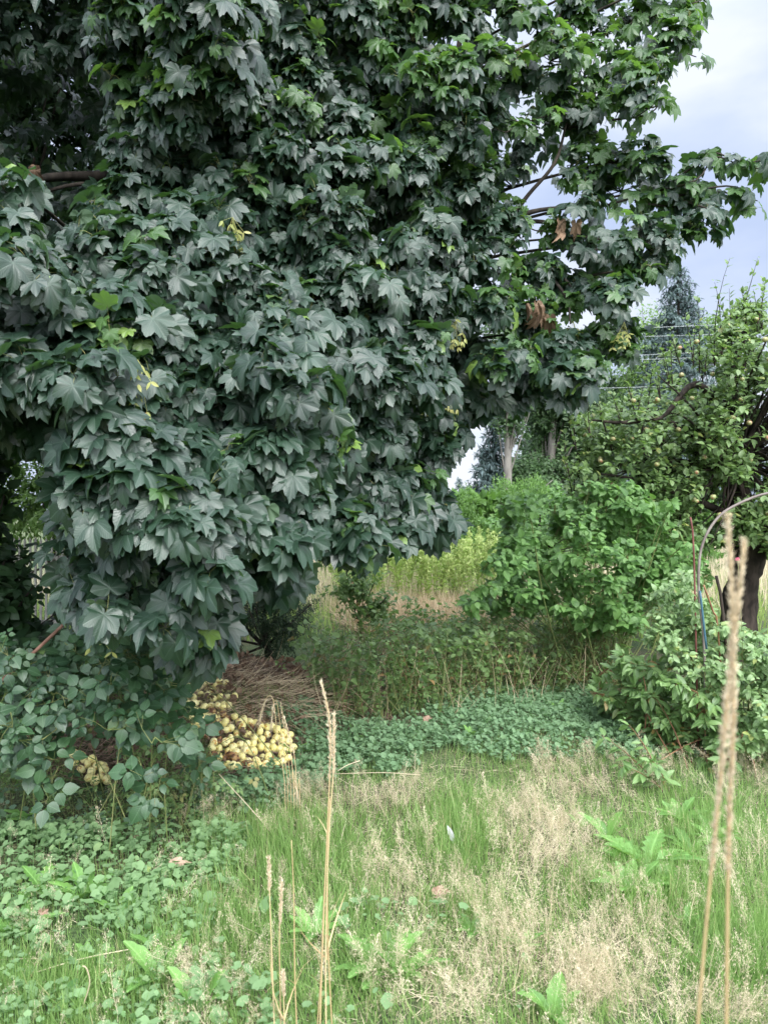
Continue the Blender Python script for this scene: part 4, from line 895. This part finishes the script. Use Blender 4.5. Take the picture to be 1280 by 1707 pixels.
for (a, c, lab) in [(324, 1128, 'single pale windfall apple at the very top of the heap'), (311, 1106, 'single green apple under the lowest maple leaves'), (83, 1180, 'single pale apple lying in the shade under the bramble at the left'), (229, 1288, 'single yellow apple half hidden behind the low bramble leaf')]: put_apple(a, c, lab, False, 'windfall apples on the heap')
print('apples', cnt)

# ------------------------------------------------------------------ middle weeds
def weed_plant(kind):
    b = MB(); n = 5
    B0 = rng.normal(size=(n, 3)) * np.array([.006, .006, 0]); T0 = B0 + np.array([[0, 0, .38]]) + rng.normal(size=(n, 3)) * np.array([.13, .13, .08])
    if kind == 0: shoots(b, b, B0, T0, 8, .055, OVATE, lift=0, t0=.15, side=.9, down=.2, opp=True, r=.003, mp=1)
    elif kind == 1: shoots(b, b, B0, T0, 12, .045, OVAL, lift=.1, t0=.15, side=.9, down=.1, r=.003, mp=1)
    elif kind == 2:
        shoots(b, b, B0, T0, 4, .05, OVATE, lift=.1, t0=.3, side=.9, down=.2, r=.003, mp=1); trifoliate(b, b, T0, np.repeat(UP[None], n, 0), 3, .05, .04, mp=1)
    else: shoots(b, b, B0, T0 * np.array([1.3, 1.3, .9]), 18, .022, OVAL, lift=.1, t0=.1, side=.9, down=.0, r=.0022, mp=1)
    return b.build('weed_plant', [M_weed, M_stem if kind != 3 else M_stemr])
wp = [weed_plant(i) for i in range(4)]
pts = []
for (a, c) in poisson([(545, 1075), (640, 1060), (800, 1058), (930, 1070), (1030, 1090), (1040, 1150), (960, 1150), (830, 1158), (700, 1190), (560, 1205), (520, 1150)], 11, 4000):
    X, Y = ground_at(a, c + 12); pts.append((X[0], Y[0]))
pts = [p for p in pts if p[1] < 9.5 and (p[0] > .05 or random.random() < .4)][:290]
def wl(x, y, i):
    side = 'left' if x < .3 else ('middle' if x < 1.1 else 'right'); row = 'front' if y < 6.6 else 'back'
    kd = ['nettle like weed with paired toothed leaves', 'slender weed with small oval leaves', 'low weed topped with threefold leaves', 'fine leaved weed with reddish stems'][i % 4]
    return kd + ', ' + side + ' ' + row + ' of the weedy patch'
scatter(wp, pts, 'weed', wl, 'weeds behind the ivy carpet', .7, 1.25, .2)
# weeds straying over the heap and below the bramble
pts2 = []
for (a, c) in poisson([(10, 1290), (190, 1290), (330, 1290), (370, 1330), (340, 1400), (220, 1400), (100, 1370), (0, 1340)], 20, 1200):
    if 95 < a < 205 and 1250 < c < 1350: continue
    X, Y = ground_at(a, c); pts2.append((X[0], Y[0]))
pr2 = [weed_plant(2), weed_plant(1)]
scatter(pr2, pts2, 'weed', lambda x, y, i: ['low weed topped with threefold leaves', 'slender weed with small oval leaves'][i % 2] + ' below the bramble before the apple heap', 'weeds below the bramble', .4, .7, .3)
b = MB(); n = 500; fx, fy = sample_poly([(520, 1060), (1050, 1060), (1050, 1160), (700, 1190), (540, 1190)], n); X, Y = ground_at(fx, fy + 15); O = np.stack([X, Y, H(X, Y)], -1)
place(b, BLADE, O, nrm(rng.normal(size=O.shape)), nrm(UP + rng.normal(size=O.shape) * .35), rng.uniform(.25, .6, len(O)), W=.01, droop=rng.uniform(0, .6, len(O)))
o = b.build('dead_stalks', M_brown); tag(o, 'thin brown dead stalks mixed among the weeds', 'dead stalks', kind='stuff')

# ------------------------------------------------------------------ ground ivy
def ivy_field(name, label, poly, n, size, mat, zmax=.07, dens=None):
    fx, fy = [], []
    X = rng.uniform(-4, 4, n * 8); Y = rng.uniform(1.9, 9, n * 8); z = H(X, Y); px, py = proj(np.stack([X, Y, z], -1))
    wx, wy = px + 70 * (vnoise(X, Y, .25, 51) - .5) + 30 * (vnoise(X, Y, .07, 53) - .5), py + 55 * (vnoise(X, Y, .3, 52) - .5) + 30 * (vnoise(X, Y, .07, 54) - .5)
    k = inpoly(wx, wy, poly) & ~inpoly(px, py, [(340, 1180), (440, 1200), (498, 1240), (492, 1296), (350, 1298)]) & ~inpoly(px, py, [(112, 1255), (195, 1270), (195, 1325), (112, 1320)])
    if dens is not None: k &= rng.random(len(X)) < dens(px, py, X, Y)
    X, Y, z = X[k][:n], Y[k][:n], z[k][:n]; m = len(X)
    O = np.stack([X, Y, z + .01 + rng.random(m) * zmax * (.4 + vnoise(X, Y, .15, 4))], -1)
    Td = nrm(rng.normal(size=(m, 3)) * np.array([1, 1, .25])); Nn = nrm(UP + rng.normal(size=(m, 3)) * .42 + np.array([0, -.2, 0]))
    b = MB(); S = size * (.45 + 1.1 * rng.random(m) ** 1.6); O[:, 2] += .015; place(b, IVY, O, Nn, Td, S, W=rng.uniform(.9, 1.15, m))
    sticks(b, O - UP * .04, O, .0009, .0009)
    o = b.build(name, mat); tag(o, label, 'ground cover', kind='stuff')
ivy_field('ground_ivy', 'dense bluish green carpet of ground ivy before the weeds', [(330, 1290), (490, 1180), (540, 1200), (640, 1200), (760, 1175), (860, 1150), (980, 1150), (1060, 1180), (1120, 1250), (1060, 1290), (900, 1250), (760, 1265), (640, 1300), (520, 1320), (400, 1370), (330, 1370)], 24000, .025, M_ivy)
patch = lambda s, t, sd: (lambda px, py, X, Y: (vnoise(X, Y, s, sd) > t) * 1.0)
ivy_field('ground_ivy', 'brighter ground ivy spread over the lower left corner', [(-300, 1330), (200, 1380), (340, 1370), (420, 1420), (420, 1520), (330, 1600), (520, 1740), (-300, 1900)], 26000, .028, M_ivy2, dens=lambda px, py, X, Y: np.where(py > 1560, .4, 1.0) * (.35 + .65 * (vnoise(X, Y, .18, 21) > .35)))
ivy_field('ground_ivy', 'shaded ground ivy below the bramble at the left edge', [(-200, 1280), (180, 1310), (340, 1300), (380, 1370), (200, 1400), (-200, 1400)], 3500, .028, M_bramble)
ivy_field('ground_ivy', 'scattered ground ivy between grasses at the bottom centre', [(420, 1500), (560, 1540), (640, 1500), (760, 1560), (880, 1600), (880, 1800), (400, 1800)], 2600, .028, M_ivy2, dens=lambda px, py, X, Y: (vnoise(X, Y, .22, 11) > .5) * 1.0)

# ------------------------------------------------------------------ lawn grass and dry panicle grass
DRY = [(520, 1330, 75, 40, 1), (600, 1290, 110, 35, .8), (760, 1290, 140, 40, .9), (900, 1260, 130, 45, 1), (1000, 1300, 110, 40, .7), (620, 1350, 90, 45, .7), (720, 1320, 60, 40, .8), (880, 1360, 70, 60, .9), (920, 1450, 90, 75, 1), (900, 1560, 160, 55, 1), (1050, 1600, 150, 50, 1), (830, 1650, 160, 70, 1), (1000, 1680, 190, 60, 1), (690, 1430, 60, 50, .6), (680, 1520, 80, 60, .6), (340, 1380, 50, 40, .5), (360, 1640, 60, 50, .7), (560, 1580, 80, 60, .35), (1240, 1300, 60, 45, .9), (1250, 1480, 50, 60, .4), (620, 1450, 80, 60, .4), (720, 1620, 90, 70, .6), (1200, 1700, 80, 50, .9), (480, 1400, 60, 50, .35)]
LUSH = [(770, 1400, 75, 70, 1), (480, 1430, 120, 65, 1), (320, 1560, 110, 60, .9), (800, 1540, 80, 30, .8), (1120, 1500, 150, 50, 1), (1000, 1490, 60, 50, .8), (1250, 1600, 90, 60, 1), (640, 1620, 60, 50, .5), (560, 1480, 70, 60, .6), (1180, 1400, 110, 60, .7), (100, 1660, 160, 60, .5)]
def field(px, py, L_):
    v = np.zeros(np.shape(px))
    for a, c, rx, ry, w_ in L_: v = np.maximum(v, w_ * np.exp(-(((px - a) / rx) ** 2 + ((py - c) / ry) ** 2)))
    return v
def gsample(n, pw=1.0):
    u = rng.random(n); Y = 1.6 + (7.2 - 1.6) * u ** 1.35; X = rng.uniform(-1, 1, n) * (.62 * Y + .55)
    return X, Y, H(X, Y)
IVYZ = [(330, 1290), (490, 1180), (540, 1200), (640, 1200), (760, 1175), (860, 1150), (980, 1150), (1060, 1180), (1090, 1230), (1060, 1270), (900, 1225), (760, 1250), (640, 1275), (520, 1300), (400, 1350), (330, 1350)]
LL_ = [(-300, 1200), (330, 1200), (350, 1370), (330, 1400), (200, 1430), (100, 1480), (-300, 1560)]
def lawn():
    X, Y, z = gsample(250000); px, py = proj(np.stack([X, Y, z], -1))
    nz = vnoise(X, Y, .25, 6) * .6 + vnoise(X, Y, .08, 7) * .4
    d = field(px, py, DRY); l = field(px, py, LUSH)
    p = .55 + .8 * l - .2 * d + (nz - .5) * .8
    p = np.where(inpoly(px, py, IVYZ) | inpoly(px, py, LL_), .03, p); p = np.where(py < 1150, 0, p)
    p = np.where((px < 330) & (py < 1600), p * .42, p)
    k = rng.random(len(X)) < p; X, Y, z, l = X[k], Y[k], z[k], l[k]; n = len(X)
    th = vnoise(X, Y, .4, 8) * 7 + rng.normal(size=n) * .9; d_ = np.stack([np.cos(th), np.sin(th), 0 * th], -1)
    S = (.07 + .075 * l) * rng.uniform(.5, 1.4, n); Td = nrm(UP + d_ * rng.uniform(.1, 1.0, (n, 1)))
    b = MB(); place(b, BLADE, np.stack([X, Y, z - .005], -1), nrm(d_ + rng.normal(size=(n, 3)) * .5 + UP * .3), Td, S, W=rng.uniform(.0024, .0046, n) / S, droop=rng.uniform(0, .6, n), rnd=rng.random(n) ** .8)
    print('grass', n); o = b.build('lawn_grass', M_grass); tag(o, 'green lawn grass growing through the whole foreground', 'grass', kind='stuff')
lawn()
def pan_tpl(seed):
    r = np.random.default_rng(seed); V = []; T = []
    def tri(a, c, w_):
        a = np.array(a); c = np.array(c); d = c - a; s = np.cross(d, r.normal(size=3)); s = s / np.linalg.norm(s) * w_; k = len(V)
        V.extend([a - s, a + s, c]); T.append((k, k + 1, k + 2))
    cur = np.array([0, 0, 0.]); pts = [cur]
    for i in range(5): cur = cur + np.array([r.normal() * .015, .2, .02 * i]); pts.append(cur)
    for i in range(5):
        a, c = pts[i], pts[i + 1]; k = len(V); w_ = .0026
        V.extend([a + [-w_, 0, 0], a + [w_, 0, 0], c + [w_, 0, 0], c + [-w_, 0, 0]]); T.extend([(k, k + 1, k + 2), (k, k + 2, k + 3)])
    for i in range(38):
        t = r.uniform(.42, 1); p = pts[0] + (pts[-1] - pts[0]) * t; a = r.random() * 6.28; l = .16 * (1.15 - t) + .03
        e = p + np.array([math.cos(a) * l, l * .7, math.sin(a) * l]); tri(p, e, .0021)
        for q in range(2): e2 = e + r.normal(size=3) * .03; tri(e2, e2 + r.normal(size=3) * .012 + [0, .02, 0], .0058)
    return np.array(V), np.array(T)
def dry():
    X, Y, z = gsample(80000); px, py = proj(np.stack([X, Y, z], -1)); d = field(px, py, DRY); nz = vnoise(X, Y, .3, 12)
    p = (.045 + .62 * np.clip(d * (.5 + nz), 0, 1) ** 1.6) * .50; p = np.where((py < 1330) & (px < 880), 0, p); p = np.where(py < 1275, 0, p); p = np.where(inpoly(px, py, IVYZ), p * .15, p); p = np.where(px < 300, p * .4, p)
    k = rng.random(len(X)) < p; X, Y, z = X[k], Y[k], z[k]; n = len(X); print('dry', n)
    th = vnoise(X, Y, .5, 13) * 6 + rng.normal(size=n) * .7; d_ = np.stack([np.cos(th), np.sin(th), 0 * th], -1)
    b = MB(); w3 = rng.integers(0, 4, n); O = np.stack([X, Y, z], -1); Td = nrm(UP + d_ * rng.uniform(.2, 2.0, (n, 1)))
    for j in range(4):
        q = w3 == j; place(b, pan_tpl(j), O[q], nrm(d_[q] + rng.normal(size=(q.sum(), 3)) * .5), Td[q], rng.uniform(.10, .23, q.sum()), droop=rng.uniform(0, .7, q.sum()))
    o = b.build('dry_grass', M_straw); tag(o, 'wispy beige dry grass with fine seed heads across the lawn', 'dry grass', kind='stuff')
dry()
# dry thatch lying on the soil
X, Y, z = gsample(80000); px, py = proj(np.stack([X, Y, z], -1)); d = field(px, py, DRY); k = (rng.random(len(X)) < .08 + .35 * d) & (py > 1230) & ~inpoly(px, py, IVYZ) & ~((px < 300) & (rng.random(len(X)) < .7)); X, Y, z = X[k], Y[k], z[k]; n = len(X)
b = MB(); place(b, BLADE, np.stack([X, Y, z + rng.random(n) * .02], -1), nrm(UP + rng.normal(size=(n, 3)) * .4), nrm(rng.normal(size=(n, 3)) * np.array([1, 1, .15])), rng.uniform(.05, .14, n), W=.025, droop=rng.uniform(-.2, .4, n))
o = b.build('dry_thatch', M_straw); tag(o, 'short dry straw lying flat between the grass tufts', 'thatch', kind='stuff')

# ------------------------------------------------------------------ dandelions and docks
def rosette_plant(tpl, nl, ln, up, name='dandelion_plant'):
    b = MB(); a = np.arange(nl) * 2.4 + rng.random() * 6; d = np.stack([np.cos(a), np.sin(a), 0 * a], -1)
    u = rng.uniform(up * .5, up * 1.4, nl)[:, None]
    place(b, tpl, d * .01, nrm(UP - d * u * .8 + rng.normal(size=(nl, 3)) * .12), nrm(d + UP * u), ln * rng.uniform(.6, 1.15, nl), droop=rng.uniform(.1, .7, nl), W=rng.uniform(.85, 1.2, nl))
    o = b.build(name, M_dock); return o
dp = [rosette_plant(DOCK, 8, .17, 1.4), rosette_plant(DANDE, 10, .17, 1.1), rosette_plant(DOCKW, 5, .14, 1.6), rosette_plant(DOCK, 9, .15, .9)]
DL = [(1010, 1400, 1.05, 2, 'broad leaved dandelion with one pale upright leaf at the left of the right hand group'), (1080, 1450, 1.3, 1, 'largest dandelion rosette with jagged leaves in the right hand group'), (1050, 1490, 1.0, 0, 'dandelion with flat leaves in front of the largest rosette'), (1110, 1480, 1.0, 2, 'small glossy rounded rosette at the front right of the dandelion group'), (1150, 1420, .9, 3, 'dandelion behind the right hand group below the leafy shoot'), (1190, 1410, .9, 0, 'narrow dandelion beside the nearest right stalk'), (1130, 1370, .9, 0, 'dandelion at the back of the right hand group'), (970, 1385, .7, 2, 'small dandelion left of the right hand group in dry grass'),
      (640, 1625, 1.0, 1, 'dandelion with tall pale leaves at the bottom centre'), (672, 1630, .8, 0, 'smaller dandelion right beside the bottom centre one'), (920, 1700, .9, 2, 'leafy dandelion cut by the bottom edge'), (265, 1640, 1.1, 2, 'dandelion with a broad bright leaf at the lower left'), (330, 1690, 1.0, 2, 'dandelion at the bottom edge left of the stalks'), (140, 1500, .9, 0, 'dandelion standing in the ivy at the left'), (75, 1490, .8, 1, 'dandelion rosette in the ivy at the far left'), (200, 1530, .8, 2, 'single broad leaf dandelion in the middle of the ivy'), (265, 1590, .7, 0, 'small upright dandelion above the broad bright leaf'), (40, 1560, .8, 1, 'dandelion near the left edge above the long grass'), (150, 1610, .6, 2, 'little dandelion left of the curled straw'), (525, 1560, .8, 0, 'dandelion just left of the two tall stalks'), (1200, 1620, .7, 3, 'dandelion in the grass right of the nearest stalks'), (790, 1560, .6, 0, 'little dandelion in the green gap of the dry grass'), (1145, 1545, .6, 2, 'round leaved weed between the dry grass and the stalks'), (870, 1585, .5, 0, 'tiny dandelion in the dry grass'), (930, 1190, .8, 0, 'narrow leaved plant rising from the ivy carpet'), (785, 1230, .7, 2, 'small broad leaved plant at the ivy carpet'), (495, 1260, .8, 0, 'bright leafy plant at the right end of the apple heap'), (60, 1380, .9, 0, 'dandelion with upright leaves at the left edge below the bramble')]
seen = set()
for a, c, s_, t, lab in DL:
    X, Y = ground_at(a, c); loc = (float(X[0]), float(Y[0]), float(H(X[0], Y[0])) + .005); pr = dp[t]
    if t in seen: o = copy_tree(pr, loc, random.random() * 6.28, s_ * 1.0)
    else: seen.add(t); o = pr; o.location = loc; o.scale = (s_ * 1.0,) * 3
    tag(o, lab, 'plant', 'dandelions in the lawn')

# dead leaves, feather, stone
for a, c, s_, lab in [(712, 1214, .06, 'curled pinkish brown dead leaf on the ivy carpet'), (293, 1462, .05, 'pale brown dead leaf lying at the edge of ivy and grass'), (222, 1412, .045, 'reddish dead leaf below the bramble'), (70, 1545, .035, 'small curled dead leaf in the ivy at the left'), (345, 1330, .045, 'small pinkish dead leaf beside the bramble shoots'), (362, 1325, .035, 'tiny dead leaf right of the small pinkish one'), (730, 1510, .045, 'grey dead leaf in dry grass at the centre'), (380, 1122, .06, 'orange brown dead leaf on top of the compost heap')]:
    X, Y = ground_at(a, c); b = MB(); place(b, MAPLE[1], np.zeros((1, 3)), nrm(np.array([[.2, -.5, .8]])), nrm(np.array([[.5, .4, .5]])), np.array([s_]), droop=.9, fold=1.1, W=.7)
    o = b.build('dead_leaf', M_deadleaf); o.location = (float(X[0]), float(Y[0]), float(H(X[0], Y[0])) + .05); o.rotation_euler = (0, 0, random.uniform(-1, 1)); tag(o, lab, 'leaf', 'dead leaves on the ground')
M_feather = leafmat('grey feather', (.32, .33, .34), (.5, .5, .5), (.3, .3, .3), .1, .6, .3)
X, Y = ground_at(757, 1420); b = MB(); place(b, oval_tpl(.3, 7, .9, .1), np.zeros((1, 3)), np.array([[.3, -1, .3]]), np.array([[-.35, 0, 1.]]), np.array([.085])); sticks(b, np.array([[0, 0, -.02]]), np.array([[-.02, 0, .07]]), .0012, .0006)
o = b.build('feather', M_feather); o.location = (float(X[0]), float(Y[0]), float(H(X[0], Y[0])) + .04); tag(o, 'small grey feather stuck upright in the lush grass', 'feather')

# ------------------------------------------------------------------ tall dry stalks in front
M_ear = leafmat('ripe seed head', (.56, .45, .31), (.76, .65, .49), (.6, .5, .3), .15, .6, .3, mott=.2)
M_stalk = leafmat('ripe stalk', (.42, .30, .15), (.62, .48, .27), (.5, .38, .15), .1, .45, .5, mott=.15)
def stalk(path, r, ear=None, label='', ears_n=300, group='tall dry stalks in the foreground', spike=.012, width=.006, awn=0, r_top=None):
    pts = np.array([P(*p) for p in path]); g = empty('grass_stalk', tuple(pts[0]), label, 'grass stalk', group)
    q = MB(); tube(q, pts, np.linspace(r, r_top or r * .5, len(pts)), 6, 0, 0, sub=6)
    for f in ((.35, .62) if 1.5 < pts[0][1] < 3 else ()):
        c0 = pts[0] * (1 - f) + pts[-1] * f if len(pts) < 3 else pts[max(1, int(f * len(pts)) - 1)]
        place(q, BLADE, c0[None], rng.normal(size=(1, 3)), np.array([[rng.normal() * .35, rng.normal() * .3, .9]]), np.array([40 * r * rng.uniform(.8, 1.8)]), W=.035, droop=rng.uniform(.5, 1.3))
    q.build('stem', M_stalk, g)
    if ear:
        f0, f1 = ear; d = np.r_[0, np.cumsum(np.linalg.norm(np.diff(pts, axis=0), axis=1))]; d /= d[-1]
        t = rng.uniform(f0, f1, ears_n); t.sort(); p = np.stack([np.interp(t, d, pts[:, i]) for i in range(3)], -1); p2 = np.stack([np.interp(np.minimum(t + .02, 1), d, pts[:, i]) for i in range(3)], -1)
        D = nrm(p2 - p + 1e-6); s = nrm(rng.normal(size=p.shape)); env = np.sin(np.pi * (t - f0) / (f1 - f0) * .9 + .15)[:, None]
        e = MB(); place(e, LANCE, p + s * width * env * rng.random((len(p), 1)), nrm(rng.normal(size=p.shape)), nrm(D + s * rng.uniform(.2, .8, (len(p), 1))), spike * rng.uniform(.6, 1.5, len(p)), W=.55)
        if awn: sticks(e, p, p + nrm(D + s * .35) * awn, .0004, .0002)
        e.build('seed_head', M_ear, g)
zb = lambda px, Y: HY + CAMZ / Y * F
# bunch left: rooted in the lawn
Yb = 3.75; base = 1375
for i, (tip, nod, lab) in enumerate([((455, 1165), (432, 1205), 'nodding bearded ear bending left at the top of the left bunch'), ((462, 1172), (452, 1215), 'second nodding bearded ear just right of the leftmost one'), ((468, 1170), None, 'upright ear at the centre of the left bunch'), ((474, 1196), None, 'pale upright stalk in the left bunch with whitish head'), ((482, 1225), None, 'shorter upright stalk in the left bunch'), ((487, 1290), (496, 1330), 'broken stalk hanging down at the right of the left bunch')]):
    px0 = 476 + i * 5
    path = [(px0, zb(0, Yb), Yb), (px0 - 2, 1300, Yb), (tip[0] + 8, 1230 if tip[1] < 1220 else tip[1] + 30, Yb), (tip[0], tip[1], Yb)]
    if nod: path += [((tip[0] + nod[0]) / 2 - 1, tip[1] + 2, Yb), (nod[0], nod[1], Yb)]
    stalk(path, .0017, (.80 if nod else .78, 1), lab, 60, spike=.012, width=.005, awn=.05 if nod else 0, r_top=.0015, group='dry stalks of the left bunch')
# middle tall pair
Yc = 2.0
for (path, ear, lab) in [([(530, 1830, Yc), (537, 1600, Yc), (545, 1400, Yc), (551, 1250, Yc), (548, 1190, Yc), (536, 1137, Yc)], (.76, 1), 'tall dry stalk with a long tapering seed head left of its pair in the centre'),
                         ([(545, 1830, Yc), (543, 1600, Yc), (548, 1400, Yc), (556, 1280, Yc), (557, 1190, Yc)], (.84, 1), 'tall dry stalk with shorter blunt head touching its taller neighbour'),
                         ([(560, 1830, Yc), (548, 1600, Yc), (546, 1450, Yc), (550, 1330, Yc)], None, 'headless dry stalk behind the centre pair'),
                         ([(520, 1830, 2.05), (534, 1640, 2.05), (538, 1540, 2.05), (545, 1400, 2.05)], None, 'thin bare stalk left of the centre pair'),
                         ([(470, 1830, 2.1), (468, 1700, 2.1), (466, 1560, 2.1), (470, 1470, 2.1)], (.8, 1), 'brown stalk rising at the lower left with a small dark head'),
                         ([(462, 1830, 2.1), (455, 1640, 2.1), (450, 1500, 2.1), (448, 1430, 2.1)], (.86, 1), 'thin stalk with narrow head left of the brown stalk'),
                         ([(500, 1830, 2.1), (492, 1640, 2.1), (490, 1500, 2.1), (486, 1400, 2.1)], None, 'thin bare stalk between the brown stalk and the centre pair'),
                         ([(478, 1830, 2.05), (474, 1700, 2.05), (472, 1620, 2.05)], (.8, 1), 'short brown stalk with tufted head at the bottom')]:
    stalk(path, .0022, ear, lab, 380, spike=.009, width=.0038)
# nearest, out of focus
Yn = .80
stalk([(1130, 2300, Yn), (1150, 1900, Yn), (1163, 1700, Yn), (1180, 1500, Yn), (1197, 1330, Yn), (1210, 1180, Yn), (1225, 1040, Yn), (1240, 905, Yn)], .0020, (.60, 1), 'nearest blurred stalk at the right with its stem leaning left', 1500, spike=.007, width=.0022)
stalk([(1205, 2300, Yn), (1208, 1900, Yn), (1210, 1700, Yn), (1212, 1500, Yn), (1215, 1350, Yn), (1222, 1200, Yn), (1220, 1000, Yn), (1212, 862, Yn)], .0022, (.58, 1), 'nearest blurred stalk at the right with an upright stem and the taller tip', 1500, spike=.007, width=.0024)
# long fallen straws
for (path, lab) in [([(365, 1290, 3.6), (420, 1350, 3.5), (450, 1385, 3.45)], 'straight pale straw slanting from the apples to the left bunch'), ([(0, 1640, 2.5), (130, 1600, 2.55), (230, 1580, 2.6)], 'long straw lying in the grass at the lower left'), ([(270, 1510, 2.9), (330, 1540, 2.85), (365, 1560, 2.8)], 'pale straw leaning in the grass left of the stalks'), ([(560, 1290, 3.9), (640, 1288, 3.9), (700, 1292, 3.95)], 'thin straw lying flat across the edge of the ivy carpet'), ([(563, 1285, 3.6), (580, 1275, 3.6), (600, 1268, 3.6)], 'short pale broken ear right of the centre pair'), ([(138, 1680, 2.3), (150, 1640, 2.3), (145, 1615, 2.3), (138, 1610, 2.3)], 'curled pale straw at the bottom left'), ([(0, 1600, 2.6), (40, 1598, 2.6), (80, 1599, 2.6)], 'short straw at the left edge')]:
    b = MB(); tube(b, [P(*p) for p in path], [.002] * len(path), 5, sub=4); o = b.build('fallen_straw', M_straw); tag(o, lab, 'straw', 'loose straws in the grass')
